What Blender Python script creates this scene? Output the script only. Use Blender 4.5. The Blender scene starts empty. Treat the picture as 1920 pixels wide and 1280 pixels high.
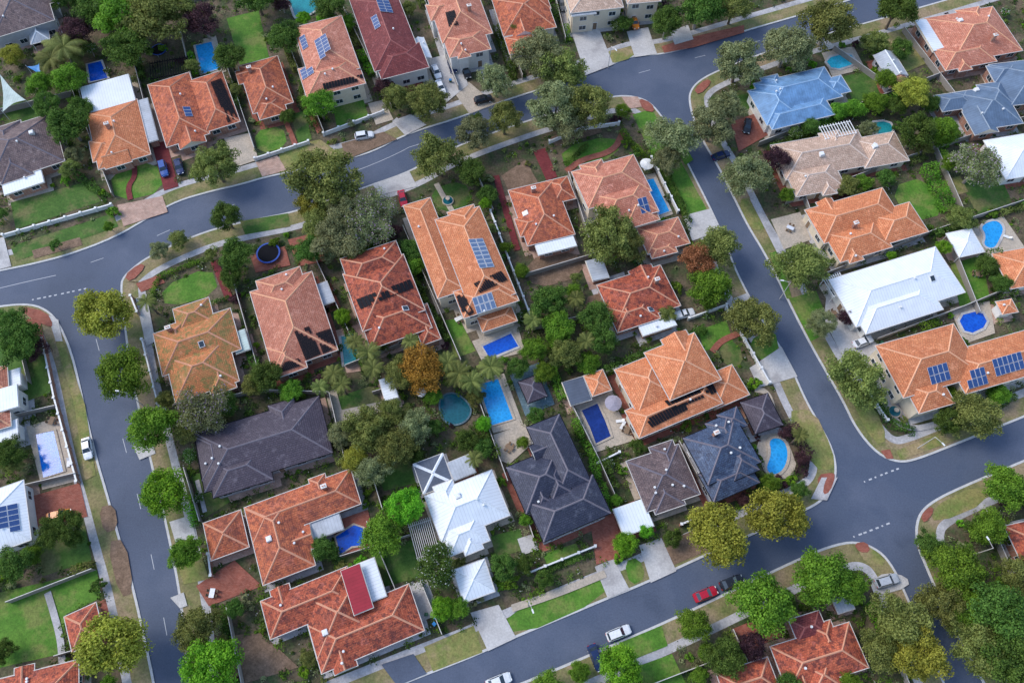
import bpy, bmesh, math, random
import numpy as np
from mathutils import Vector, Matrix
from mathutils.bvhtree import BVHTree
from mathutils.geometry import tessellate_polygon
random.seed(7)
rng = np.random.default_rng(7)
R = random.random
U = random.uniform
F = 1450.0; T = math.radians(25); HC = 145.0
G = 0.12
scene = bpy.context.scene
COL = scene.collection

# ---------- survey of the site: map sheet coordinates -> ground metres ----------
def raydir(u, v):
    y = -(v-640)/F
    return Vector(((u-960)/F, y*math.cos(T)+math.sin(T), y*math.sin(T)-math.cos(T)))
def P(u, v, z=G):
    d = raydir(u, v)
    s = (HC-z)/(-d.z)
    return Vector((d.x*s, d.y*s, z))
def mpp(u, v):
    d = raydir(u, v)
    return HC/(-d.z)/F

# ---------- materials ----------
MATS = {}
def newmat(name):
    m = bpy.data.materials.new(name); m.use_nodes = True
    nt = m.node_tree
    b = nt.nodes["Principled BSDF"]
    b.inputs["Specular IOR Level"].default_value = 0.3
    return m, nt, b
def c4(c): return (c[0], c[1], c[2], 1)
def noise(nt, vec, scale, detail=4, rough=.6):
    n = nt.nodes.new("ShaderNodeTexNoise"); n.inputs["Scale"].default_value = scale
    n.inputs["Detail"].default_value = detail; n.inputs["Roughness"].default_value = rough
    nt.links.new(vec, n.inputs["Vector"]); return n.outputs["Fac"]
def maprange(nt, val, a, b, c=0, d=1):
    n = nt.nodes.new("ShaderNodeMapRange")
    for k, x in zip((1, 2, 3, 4), (a, b, c, d)): n.inputs[k].default_value = x
    nt.links.new(val, n.inputs[0]); return n.outputs[0]
def mix(nt, fac, a, b, mode='MIX'):
    n = nt.nodes.new("ShaderNodeMix"); n.data_type = 'RGBA'; n.blend_type = mode
    for sock, x in ((n.inputs[0], fac), (n.inputs[6], a), (n.inputs[7], b)):
        if isinstance(x, (int, float)): sock.default_value = x
        elif isinstance(x, (tuple, list)): sock.default_value = c4(x)
        else: nt.links.new(x, sock)
    return n.outputs[2]
def scalecol(nt, col, val):
    n = nt.nodes.new("ShaderNodeVectorMath"); n.operation = 'SCALE'
    nt.links.new(col, n.inputs[0])
    if isinstance(val, float): n.inputs[3].default_value = val
    else: nt.links.new(val, n.inputs[3])
    return n.outputs[0]
def bump(nt, b, h, strength, dist=.05):
    n = nt.nodes.new("ShaderNodeBump"); n.inputs["Strength"].default_value = strength
    n.inputs["Distance"].default_value = dist
    nt.links.new(h, n.inputs["Height"]); nt.links.new(n.outputs[0], b.inputs["Normal"])
def pos(nt): return nt.nodes.new("ShaderNodeNewGeometry").outputs["Position"]
def M(name, c1, c2, scale=.3, c3=None, s3=.08, fine=3., amt=.3, rough=.85, bmp=.2, lo=.38, hi=.62):
    m, nt, b = newmat(name); p = pos(nt)
    col = mix(nt, maprange(nt, noise(nt, p, scale, 6), lo, hi), c1, c2)
    if c3: col = mix(nt, maprange(nt, noise(nt, p, s3, 5), .5, .62), col, c3)
    f = noise(nt, p, fine, 4, .75)
    col = scalecol(nt, col, maprange(nt, f, .3, .7, 1-amt, 1+amt))
    nt.links.new(col, b.inputs["Base Color"]); b.inputs["Roughness"].default_value = rough
    if bmp: bump(nt, b, f, bmp)
    MATS[name] = m; return m
def plain(name, c, rough=.5, metal=0, spec=.4):
    m, nt, b = newmat(name)
    f = noise(nt, pos(nt), 2.5, 3)
    col = scalecol(nt, mix(nt, 0.0, c, c), maprange(nt, f, .3, .7, .88, 1.1))
    nt.links.new(col, b.inputs["Base Color"])
    b.inputs["Roughness"].default_value = rough; b.inputs["Metallic"].default_value = metal
    b.inputs["Specular IOR Level"].default_value = spec
    MATS[name] = m; return m
def brickmat(name, c1, c2, mort, w, h, msz=.02, amt=.25):
    m, nt, b = newmat(name); p = pos(nt)
    br = nt.nodes.new("ShaderNodeTexBrick"); nt.links.new(p, br.inputs["Vector"])
    br.inputs["Color1"].default_value = c4(c1); br.inputs["Color2"].default_value = c4(c2); br.inputs["Mortar"].default_value = c4(mort)
    br.inputs["Scale"].default_value = 1; br.inputs["Brick Width"].default_value = w; br.inputs["Row Height"].default_value = h
    br.inputs["Mortar Size"].default_value = msz
    f = noise(nt, p, .7, 6, .7)
    col = scalecol(nt, br.outputs["Color"], maprange(nt, f, .3, .7, 1-amt, 1+amt))
    nt.links.new(col, b.inputs["Base Color"]); b.inputs["Roughness"].default_value = .85
    MATS[name] = m
def roofmat(name, c1, c2, dark, stain=.5, mott=1.0, rough=.75):
    m, nt, b = newmat(name)
    uv = nt.nodes.new("ShaderNodeUVMap").outputs[0]; p = pos(nt)
    br = nt.nodes.new("ShaderNodeTexBrick"); nt.links.new(uv, br.inputs["Vector"])
    br.inputs["Color1"].default_value = c4(c1); br.inputs["Color2"].default_value = c4(c2)
    br.inputs["Mortar"].default_value = c4([x*.5 for x in c1]); br.inputs["Scale"].default_value = 1
    br.inputs["Brick Width"].default_value = .5; br.inputs["Row Height"].default_value = .4
    br.inputs["Mortar Size"].default_value = .03; br.inputs["Bias"].default_value = 0
    col = br.outputs["Color"]
    f2 = noise(nt, p, .95, 4, .8)
    col = mix(nt, maprange(nt, f2, .49, .57, 0, mott), col, dark)
    f1 = noise(nt, p, .2, 6, .65)
    col = mix(nt, maprange(nt, f1, .47, .66, 0, stain), col, dark)
    f4 = noise(nt, p, .6, 5, .8)
    lt = [min(1, x*1.25+.06) for x in c2]
    col = mix(nt, maprange(nt, f4, .54, .66, 0, .6), col, lt)
    f3 = noise(nt, p, 3.2, 4, .85)
    col = scalecol(nt, col, maprange(nt, f3, .34, .66, .68, 1.32))
    oi = nt.nodes.new("ShaderNodeObjectInfo")
    col = scalecol(nt, col, maprange(nt, oi.outputs["Random"], 0, 1, .9, 1.1))
    nt.links.new(col, b.inputs["Base Color"]); b.inputs["Roughness"].default_value = rough
    sx = nt.nodes.new("ShaderNodeSeparateXYZ"); nt.links.new(uv, sx.inputs[0])
    mm = nt.nodes.new("ShaderNodeMath"); mm.operation = 'PINGPONG'; nt.links.new(sx.outputs[1], mm.inputs[0]); mm.inputs[1].default_value = .2
    bump(nt, b, mm.outputs[0], .5, .25)
    MATS[name] = m
def metalroof(name, c, dirt=.2):
    m, nt, b = newmat(name)
    uv = nt.nodes.new("ShaderNodeUVMap").outputs[0]; p = pos(nt)
    sx = nt.nodes.new("ShaderNodeSeparateXYZ"); nt.links.new(uv, sx.inputs[0])
    mm = nt.nodes.new("ShaderNodeMath"); mm.operation = 'PINGPONG'; nt.links.new(sx.outputs[0], mm.inputs[0]); mm.inputs[1].default_value = .3
    rib = maprange(nt, mm.outputs[0], .0, .08, .8, 1.)
    f = maprange(nt, noise(nt, p, .5, 6, .7), .35, .65, 1-dirt, 1+dirt*.4)
    k = nt.nodes.new("ShaderNodeMath"); k.operation = 'MULTIPLY'; nt.links.new(rib, k.inputs[0]); nt.links.new(f, k.inputs[1])
    col = scalecol(nt, mix(nt, 0.0, c, c), k.outputs[0])
    nt.links.new(col, b.inputs["Base Color"]); b.inputs["Roughness"].default_value = .5
    bump(nt, b, rib, .3, .05)
    MATS[name] = m
def leafmat(name, dark, light, flower=None):
    m, nt, b = newmat(name)
    at = nt.nodes.new("ShaderNodeAttribute"); at.attribute_name = "tone"
    rp = nt.nodes.new("ShaderNodeValToRGB"); nt.links.new(at.outputs["Fac"], rp.inputs[0])
    e = rp.color_ramp.elements
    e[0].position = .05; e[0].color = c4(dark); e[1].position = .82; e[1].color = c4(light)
    if flower:
        x = e.new(.9); x.color = c4(light); x = e.new(.93); x.color = c4(flower)
    oi = nt.nodes.new("ShaderNodeObjectInfo")
    hs = nt.nodes.new("ShaderNodeHueSaturation"); nt.links.new(rp.outputs[0], hs.inputs["Color"])
    nt.links.new(maprange(nt, oi.outputs["Random"], 0, 1, .48, .52), hs.inputs["Hue"])
    nt.links.new(maprange(nt, oi.outputs["Random"], 0, 1, .82, 1.28), hs.inputs["Value"])
    nt.links.new(hs.outputs[0], b.inputs["Base Color"]); b.inputs["Roughness"].default_value = .6
    b.inputs["Specular IOR Level"].default_value = .15
    tr = nt.nodes.new("ShaderNodeBsdfTranslucent"); nt.links.new(hs.outputs[0], tr.inputs[0])
    mx = nt.nodes.new("ShaderNodeMixShader"); mx.inputs[0].default_value = .4
    nt.links.new(b.outputs[0], mx.inputs[1]); nt.links.new(tr.outputs[0], mx.inputs[2])
    nt.links.new(mx.outputs[0], nt.nodes["Material Output"].inputs[0])
    MATS[name] = m

M("asphalt", (.078, .100, .150), (.102, .123, .175), .09, c3=(.068, .087, .130), s3=.045, fine=3.5, amt=.2, rough=.7, bmp=.1, lo=.42, hi=.58)
M("soil", (.11, .08, .05), (.05, .075, .025), .35, c3=(.16, .12, .08), s3=.1, fine=2.2, amt=.5)
M("verge", (.26, .21, .10), (.14, .16, .05), .25, c3=(.31, .23, .14), s3=.12, fine=2.5, amt=.35)
M("lawn", (.07, .18, .018), (.11, .23, .028), .3, c3=(.17, .21, .05), s3=.15, fine=2.5, amt=.35)
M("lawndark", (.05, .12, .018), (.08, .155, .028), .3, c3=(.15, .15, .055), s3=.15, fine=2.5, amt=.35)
M("lawndry", (.26, .23, .08), (.16, .20, .05), .35, c3=(.33, .25, .13), s3=.15, fine=2.5, amt=.35)
M("mulch", (.17, .11, .07), (.23, .15, .10), .6, fine=3, amt=.45)
M("concrete", (.48, .46, .44), (.56, .54, .52), .4, c3=(.38, .36, .35), s3=.2, fine=3, amt=.18)
M("path", (.40, .39, .39), (.50, .48, .48), .5, c3=(.32, .31, .31), s3=.2, fine=3, amt=.22)
M("kerbm", (.50, .49, .48), (.58, .57, .55), .8, fine=5, amt=.2)
M("sandpave", (.50, .42, .33), (.42, .36, .29), .5, fine=3, amt=.25)
brickmat("redpave", (.28, .08, .05), (.36, .13, .09), (.2, .08, .06), .4, .2)
brickmat("maroonpave", (.18, .025, .03), (.24, .045, .045), (.1, .03, .03), .4, .2)
brickmat("pinkpave", (.46, .29, .22), (.54, .37, .29), (.3, .2, .16), .5, .25)
brickmat("bluepave", (.10, .17, .21), (.15, .22, .25), (.06, .09, .12), .6, .6)
brickmat("brickwall", (.40, .16, .09), (.32, .12, .07), (.4, .34, .3), .24, .09, .012)
M("cream", (.68, .58, .44), (.74, .64, .50), .5, fine=3, amt=.08, bmp=.05)
M("render", (.70, .68, .64), (.76, .74, .70), .5, fine=3, amt=.08, bmp=.05)
M("greywall", (.38, .38, .40), (.44, .44, .46), .5, fine=3, amt=.08, bmp=.05)
roofmat("orange", (.64, .215, .09), (.71, .28, .13), (.42, .125, .055), .45, .45)
roofmat("salmon", (.54, .195, .12), (.62, .27, .18), (.34, .11, .07), .55, .5)
roofmat("rust", (.60, .18, .08), (.45, .11, .05), (.18, .055, .04), .5, .8)
roofmat("red", (.57, .145, .07), (.39, .08, .042), (.12, .035, .03), .4, .85)
roofmat("moss", (.58, .21, .08), (.48, .18, .07), (.17, .16, .05), .7, .85)
roofmat("maroon", (.20, .045, .045), (.27, .065, .06), (.12, .03, .035), .4, .45)
roofmat("brown", (.16, .11, .11), (.21, .15, .14), (.08, .06, .065), .4, .7)
roofmat("beige", (.60, .40, .29), (.67, .48, .36), (.38, .25, .18), .45, .5)
roofmat("slate", (.042, .046, .078), (.06, .064, .098), (.024, .027, .046), .4, .4, .5)
roofmat("slateblue", (.06, .09, .16), (.085, .12, .19), (.03, .036, .065), .5, .7, .5)
roofmat("umber", (.072, .058, .078), (.092, .073, .093), (.046, .038, .054), .4, .3, .6)
metalroof("bluemetal", (.17, .32, .53), .35); metalroof("whitemetal", (.80, .84, .88), .08)
metalroof("greymetal", (.46, .49, .53)); metalroof("darkmetal", (.10, .12, .16)); metalroof("redmetal", (.34, .025, .04), .15)
metalroof("palegreen", (.48, .58, .54)); metalroof("steelblue", (.13, .19, .28), .25)
for nme, c in dict(capO=(.76, .38, .22), capR=(.66, .31, .19), capD=(.17, .15, .18), capB=(.70, .55, .45), capW=(.8, .83, .86), capBl=(.32, .48, .66), capM=(.32, .10, .09), capS=(.24, .3, .38)).items():
    plain(nme, c, .7)
CAP = dict(orange="capO", salmon="capO", rust="capR", red="capR", moss="capR", maroon="capM", brown="capD", beige="capB", slate="capD", steelblue="capS",
           slateblue="capD", umber="capD", bluemetal="capBl", whitemetal="capW", greymetal="capW", darkmetal="capW", redmetal="capM", palegreen="capW")
plain("white", (.78, .78, .77), .5); plain("linepaint", (.5, .51, .53), .7); plain("gutterm", (.58, .55, .51), .5); plain("glass", (.03, .045, .06), .08, 0, .8)
plain("black", (.012, .012, .015), .8, 0, .05); plain("panelm", (.035, .08, .22), .35, 0, .3); plain("panelgrey", (.13, .19, .31), .35, 0, .4); plain("alu", (.7, .72, .75), .45, .1)
plain("matm", (.014, .014, .018), .75, 0, .1); plain("timber", (.24, .16, .1), .8); plain("greyfence", (.3, .27, .24), .8); plain("tyre", (.02, .02, .02), .8)
plain("bark", (.15, .11, .08), .9); plain("barkpale", (.32, .28, .24), .9); plain("mauve", (.34, .31, .36), .8)
plain("bluerim", (.015, .07, .36), .6); plain("lampw", (.85, .85, .8), .2); plain("lampr", (.4, .01, .01), .3)
plain("binblue", (.02, .2, .5), .4); plain("bingreen", (.02, .09, .04), .5)
for nme, c in dict(white=(.78, .79, .8), silver=(.45, .48, .52), darkblue=(.015, .03, .1), black=(.018, .018, .022), red=(.45, .01, .03), orange=(.75, .22, .02), grey=(.1, .11, .13), blue=(.03, .09, .32)).items():
    plain("car_"+nme, c, .22, 0, .6)
def watermat(name, c, c2):
    m, nt, b = newmat(name); p = pos(nt)
    f = noise(nt, p, .5, 3); col = mix(nt, maprange(nt, f, .35, .65), c, c2)
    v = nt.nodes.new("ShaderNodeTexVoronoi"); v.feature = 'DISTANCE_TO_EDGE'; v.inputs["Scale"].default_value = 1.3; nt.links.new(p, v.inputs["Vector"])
    col = scalecol(nt, col, maprange(nt, v.outputs[0], 0, .25, 1.2, .95))  # brighter net along cell edges: caustic light painted into the water colour
    nt.links.new(col, b.inputs["Base Color"]); b.inputs["Roughness"].default_value = .08; b.inputs["Specular IOR Level"].default_value = .4
    bump(nt, b, noise(nt, p, 2.5, 2), .15, .05); MATS[name] = m
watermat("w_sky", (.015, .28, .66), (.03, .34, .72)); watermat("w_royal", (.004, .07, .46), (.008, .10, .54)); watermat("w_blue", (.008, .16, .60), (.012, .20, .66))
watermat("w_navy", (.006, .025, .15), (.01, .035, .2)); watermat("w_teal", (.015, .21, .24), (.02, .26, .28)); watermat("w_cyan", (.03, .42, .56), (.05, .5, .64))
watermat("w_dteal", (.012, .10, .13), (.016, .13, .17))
leafmat("l_green", (.05, .13, .014), (.22, .39, .04))
leafmat("l_bright", (.06, .19, .014), (.25, .50, .035))
leafmat("l_yellow", (.17, .18, .025), (.45, .45, .07))
leafmat("l_olive", (.09, .12, .028), (.30, .33, .09))
leafmat("l_grey", (.12, .14, .055), (.33, .36, .17))
leafmat("l_dark", (.03, .075, .014), (.15, .25, .045))
leafmat("l_autumn", (.20, .12, .02), (.54, .32, .05))
leafmat("l_red", (.15, .05, .025), (.40, .14, .08))
leafmat("l_purple", (.11, .13, .05), (.30, .33, .15), (.40, .30, .42))
leafmat("l_flower", (.03, .08, .015), (.13, .23, .04), (.8, .8, .72))
leafmat("l_plum", (.035, .02, .028), (.13, .06, .07))

# ---------- mesh helpers ----------
def mesh(name, verts, faces, mats, midx=None, smooth=False, uvs=None):
    me = bpy.data.meshes.new(name)
    me.from_pydata([tuple(v) for v in verts], [], faces)
    for m in mats: me.materials.append(MATS[m])
    if midx: me.polygons.foreach_set("material_index", midx)
    if smooth: me.polygons.foreach_set("use_smooth", [True]*len(me.polygons))
    if uvs is not None:
        l = me.uv_layers.new(name="UVMap"); l.data.foreach_set("uv", [c for uv in uvs for c in uv])
    me.update(); return me
def obj(name, me, parent=None, loc=(0, 0, 0), rot=0, scale=None, label=None, cat=None, kind=None, group=None):
    o = bpy.data.objects.new(name, me); COL.objects.link(o)
    o.location = loc; o.rotation_euler = rot if isinstance(rot, tuple) else (0, 0, rot)
    if scale: o.scale = scale
    if parent: o.parent = parent
    if label: o["label"] = label
    if cat: o["category"] = cat
    if kind: o["kind"] = kind
    if group: o["group"] = group
    return o
class B:
    """mesh accumulator"""
    def __init__(s): s.v = []; s.f = []; s.m = []; s.uv = []
    def face(s, pts, mi=0, uv=None):
        n = len(s.v); s.v += [Vector(p) for p in pts]; s.f.append(list(range(n, n+len(pts)))); s.m.append(mi)
        s.uv += uv if uv else [(p[0], p[1]) for p in pts]
    def box(s, c, sz, mi=0, ang=0, taper=1.0):
        ca, sa = math.cos(ang), math.sin(ang)
        q = []
        for z in (-1, 1):
            k = taper if z > 0 else 1
            for x, y in ((-1, -1), (1, -1), (1, 1), (-1, 1)):
                a, b = x*sz[0]/2*k, y*sz[1]/2*k
                q.append((c[0]+a*ca-b*sa, c[1]+a*sa+b*ca, c[2]+z*sz[2]/2))
        for f in ((3, 2, 1, 0), (4, 5, 6, 7), (0, 1, 5, 4), (1, 2, 6, 5), (2, 3, 7, 6), (3, 0, 4, 7)):
            s.face([q[i] for i in f], mi)
    def tube(s, a, b, r1, r2, n=8, mi=0, cap=True):
        a = Vector(a); b = Vector(b); d = (b-a).normalized()
        x = d.orthogonal().normalized(); y = d.cross(x)
        A = [a+(x*math.cos(2*math.pi*i/n)+y*math.sin(2*math.pi*i/n))*r1 for i in range(n)]
        C = [b+(x*math.cos(2*math.pi*i/n)+y*math.sin(2*math.pi*i/n))*r2 for i in range(n)]
        for i in range(n): s.face([A[i], A[(i+1) % n], C[(i+1) % n], C[i]], mi)
        if cap: s.face(C, mi); s.face(A[::-1], mi)
    def make(s, name, mats, smooth=False): return mesh(name, s.v, s.f, mats, s.m, smooth, s.uv)

def chaikin(pts, n=2, closed=True):
    for _ in range(n):
        out = []
        L = len(pts)
        rg = range(L if closed else L-1)
        if not closed: out.append(pts[0])
        for i in rg:
            a = pts[i]; b = pts[(i+1) % L]
            out.append((a[0]*.75+b[0]*.25, a[1]*.75+b[1]*.25)); out.append((a[0]*.25+b[0]*.75, a[1]*.25+b[1]*.75))
        if not closed: out.append(pts[-1])
        pts = out
    return pts
def area2(p): return sum(p[i][0]*p[(i+1) % len(p)][1]-p[(i+1) % len(p)][0]*p[i][1] for i in range(len(p)))
def ccw(p): return p if area2(p) > 0 else p[::-1]
def resample(pts, step, closed=True):
    out = []
    L = len(pts)
    for i in range(L if closed else L-1):
        a = Vector(pts[i][:2]); b = Vector(pts[(i+1) % L][:2]); n = max(1, int((b-a).length/step))
        for k in range(n): out.append(tuple(a.lerp(b, k/n)))
    if not closed: out.append(tuple(pts[-1][:2]))
    return out
def normals(pts, closed=True):
    L = len(pts); out = []
    for i in range(L):
        a = pts[(i-1) % L] if (closed or i > 0) else pts[i]; b = pts[(i+1) % L] if (closed or i < L-1) else pts[i]
        d = Vector((b[0]-a[0], b[1]-a[1])); d = d.normalized() if d.length > 1e-9 else Vector((1, 0))
        out.append(Vector((-d.y, d.x)))
    return out
def tess(pts2, z):
    v = [Vector((p[0], p[1], z)) for p in pts2]
    return v, [list(t) for t in tessellate_polygon([v])]
def pip(x, y, poly):
    c = False; j = len(poly)-1
    for i in range(len(poly)):
        xi, yi = poly[i][0], poly[i][1]; xj, yj = poly[j][0], poly[j][1]
        if (yi > y) != (yj > y) and x < (xj-xi)*(y-yi)/(yj-yi)+xi: c = not c
        j = i
    return c
OBS = []
def addobs(poly):
    xs = [p[0] for p in poly]; ys = [p[1] for p in poly]
    OBS.append((min(xs), max(xs), min(ys), max(ys), poly))
def blocked(x, y):
    for a, b, c, d, p in OBS:
        if a <= x <= b and c <= y <= d and pip(x, y, p): return True
    return False

# ---------- ground, blocks, kerbs ----------
S = 2500
obj("road", mesh("road", [(-S, -S, 0), (S, -S, 0), (S, S, 0), (-S, S, 0)], [[0, 1, 2, 3]], ["asphalt"]), kind="structure", label="dark blue-grey asphalt road surface of suburban streets", cat="road")
BL = {
 "A": [(-1500, 640), (-300, 555), (-60, 520), (0, 508), (60, 496), (130, 478), (215, 446), (285, 405), (330, 378), (400, 358), (450, 347), (500, 332), (560, 320), (640, 302), (700, 285), (750, 258), (800, 240), (860, 222), (930, 195), (1000, 172), (1060, 155), (1100, 140), (1150, 120), (1195, 103), (1235, 104), (1300, 88), (1400, 58), (1480, 35), (1560, 12), (1640, -15), (1800, -65), (2200, -190), (2600, -500), (2600, -1300), (-1500, -1300), (-1800, -300)],
 "B": [(226, 540), (228, 522), (248, 502), (275, 482), (330, 455), (400, 428), (480, 410), (550, 397), (620, 372), (700, 345), (770, 320), (820, 290), (870, 268), (930, 246), (1000, 222), (1080, 199), (1140, 181), (1180, 178), (1215, 188), (1238, 212), (1262, 250), (1300, 325), (1338, 400), (1360, 450), (1378, 500), (1400, 545), (1430, 600), (1465, 650), (1490, 700), (1512, 750), (1535, 790), (1562, 840), (1570, 880), (1562, 915), (1538, 943), (1490, 966), (1400, 1007), (1300, 1052), (1200, 1098), (1140, 1122), (1050, 1160), (960, 1197), (900, 1225), (850, 1245), (780, 1272), (700, 1305), (600, 1345), (520, 1400), (440, 1440), (390, 1420), (362, 1330), (352, 1270), (345, 1190), (335, 1110), (322, 1040), (305, 960), (285, 880), (262, 780), (243, 690), (234, 620), (228, 570)],
 "C": [(-1500, 760), (-300, 615), (0, 572), (60, 568), (95, 584), (115, 612), (135, 660), (150, 720), (165, 790), (182, 860), (203, 930), (222, 1000), (243, 1070), (260, 1140), (275, 1210), (290, 1280), (305, 1380), (315, 1700), (-1500, 1700)],
 "D": [(1292, 195), (1292, 172), (1310, 150), (1350, 130), (1400, 110), (1480, 82), (1560, 60), (1640, 38), (1720, 15), (1800, -8), (2200, -130), (2900, -330), (3200, 300), (2600, 500), (2100, 708), (1920, 782), (1800, 830), (1720, 862), (1685, 868), (1645, 852), (1605, 805), (1580, 752), (1550, 700), (1520, 648), (1485, 580), (1455, 518), (1430, 470), (1402, 425), (1375, 370), (1345, 310), (1320, 270), (1302, 232)],
 "E": [(850, 1340), (950, 1290), (1020, 1262), (1100, 1228), (1200, 1185), (1300, 1140), (1400, 1092), (1500, 1045), (1555, 1022), (1605, 1012), (1650, 1030), (1678, 1065), (1700, 1115), (1730, 1180), (1770, 1280), (1830, 1400), (1900, 1700), (600, 1700)],
 "F": [(1716, 990), (1724, 960), (1748, 938), (1800, 912), (1920, 862), (2100, 785), (2700, 560), (3300, 900), (3000, 1700), (2010, 1700), (1900, 1400), (1850, 1290), (1800, 1200), (1760, 1120), (1735, 1060), (1720, 1025)],
}
BW = {}
for k, px in BL.items():
    sm = chaikin(px, 2)
    w = ccw([tuple(P(u, v, G)[:2]) for u, v in sm]); w = resample(w, 2.0)
    BW[k] = w
    v, f = tess(w, G); n = len(w)
    f2 = list(f); vv = list(v)+[Vector((p[0], p[1], -.05)) for p in w]
    f2 += [[i, n+i, n+(i+1) % n, (i+1) % n] for i in range(n)]
    obj("ground", mesh("ground", vv, f2, ["soil"]), kind="structure", label="garden soil and mulch of a residential block", cat="ground")
    N = normals(w)
    def strip(name, o1, o2, z, mat, zb=None):
        vv = []; ff = []
        for i, p in enumerate(w):
            a = Vector(p)+N[i]*o1; b = Vector(p)+N[i]*o2
            vv += [Vector((a.x, a.y, z)), Vector((b.x, b.y, z))]
            if zb is not None: vv.append(Vector((a.x, a.y, zb)))
        st = 3 if zb is not None else 2
        for i in range(n):
            if abs(w[i][0]) > 170 or w[i][1] > 260 or w[i][1] < -60: continue
            j = (i+1) % n
            ff.append([i*st, j*st, j*st+1, i*st+1])
            if zb is not None: ff.append([i*st+2, j*st+2, j*st, i*st])
        me = mesh(name, vv, ff, [mat]); return obj(name, me, kind="structure", label={"kerb": "pale concrete kerb edging the street", "verge": "dry grass verge beside the kerb", "footpath": "pale concrete footpath along the street"}[name], cat=name)
    strip("verge", .1, 4.2, G+.004, "verge")
    strip("footpath", 3.6, 5.1, G+.008, "path")
    strip("kerb", -.06, .36, G+.02, "kerbm", zb=-.02)

pi = [0]
KN = dict(lawn="lawn", lawndark="lawn", lawndry="lawn", mulch="garden_bed", concrete="driveway", sandpave="paving", redpave="paving", maroonpave="paving", pinkpave="paving", bluepave="paving", path="footpath", asphalt="driveway")
LB = dict(lawn="bright green mown lawn", lawndark="dark green grass lawn", lawndry="dry patchy yellow-green grass", mulch="brown mulched garden bed", concrete="pale grey concrete driveway", sandpave="cream sandstone courtyard paving", redpave="weathered red brick paving", maroonpave="dark maroon brick paving", pinkpave="pale pinkish brick paving", bluepave="blue-grey slate pool paving", path="narrow pale concrete path", asphalt="dark asphalt driveway surface")
def patch(mat, px, smooth=0, obs=True):
    if smooth: px = chaikin(px, smooth)
    w = ccw([tuple(P(u, v, G)[:2]) for u, v in px])
    z = G+.022+.0012*pi[0]; pi[0] += 1
    v, f = tess(w, z)
    obj(KN[mat], mesh(KN[mat], v, f, [mat]), kind="structure", label=LB[mat], cat=KN[mat].replace("_", " "))
    if obs: addobs(w)
def ribbon(mat, px, wd, sm=2, z=None, name=None, obs=True):
    if sm: px = chaikin(px, sm, False)
    w = resample([tuple(P(u, v, G if z is None else z)[:2]) for u, v in px], 1.5, False); N = normals(w, False)
    if z is None: z = G+.022+.0012*pi[0]; pi[0] += 1
    vv = []; ff = []
    for i, p in enumerate(w):
        a = Vector(p)+N[i]*wd/2; b = Vector(p)-N[i]*wd/2
        vv += [(a.x, a.y, z), (b.x, b.y, z)]
        if i: ff.append([2*i-2, 2*i-1, 2*i+1, 2*i])
    nm = name or KN[mat]
    obj(nm, mesh(nm, vv, ff, [mat]), kind="structure", label=LB.get(mat, "white painted line on the road") if not name else "white painted line on the asphalt", cat=nm.replace("_", " "))
    if obs and not name:
        addobs([v[:2] for v in vv[0::2]]+[v[:2] for v in vv[1::2]][::-1])

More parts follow.
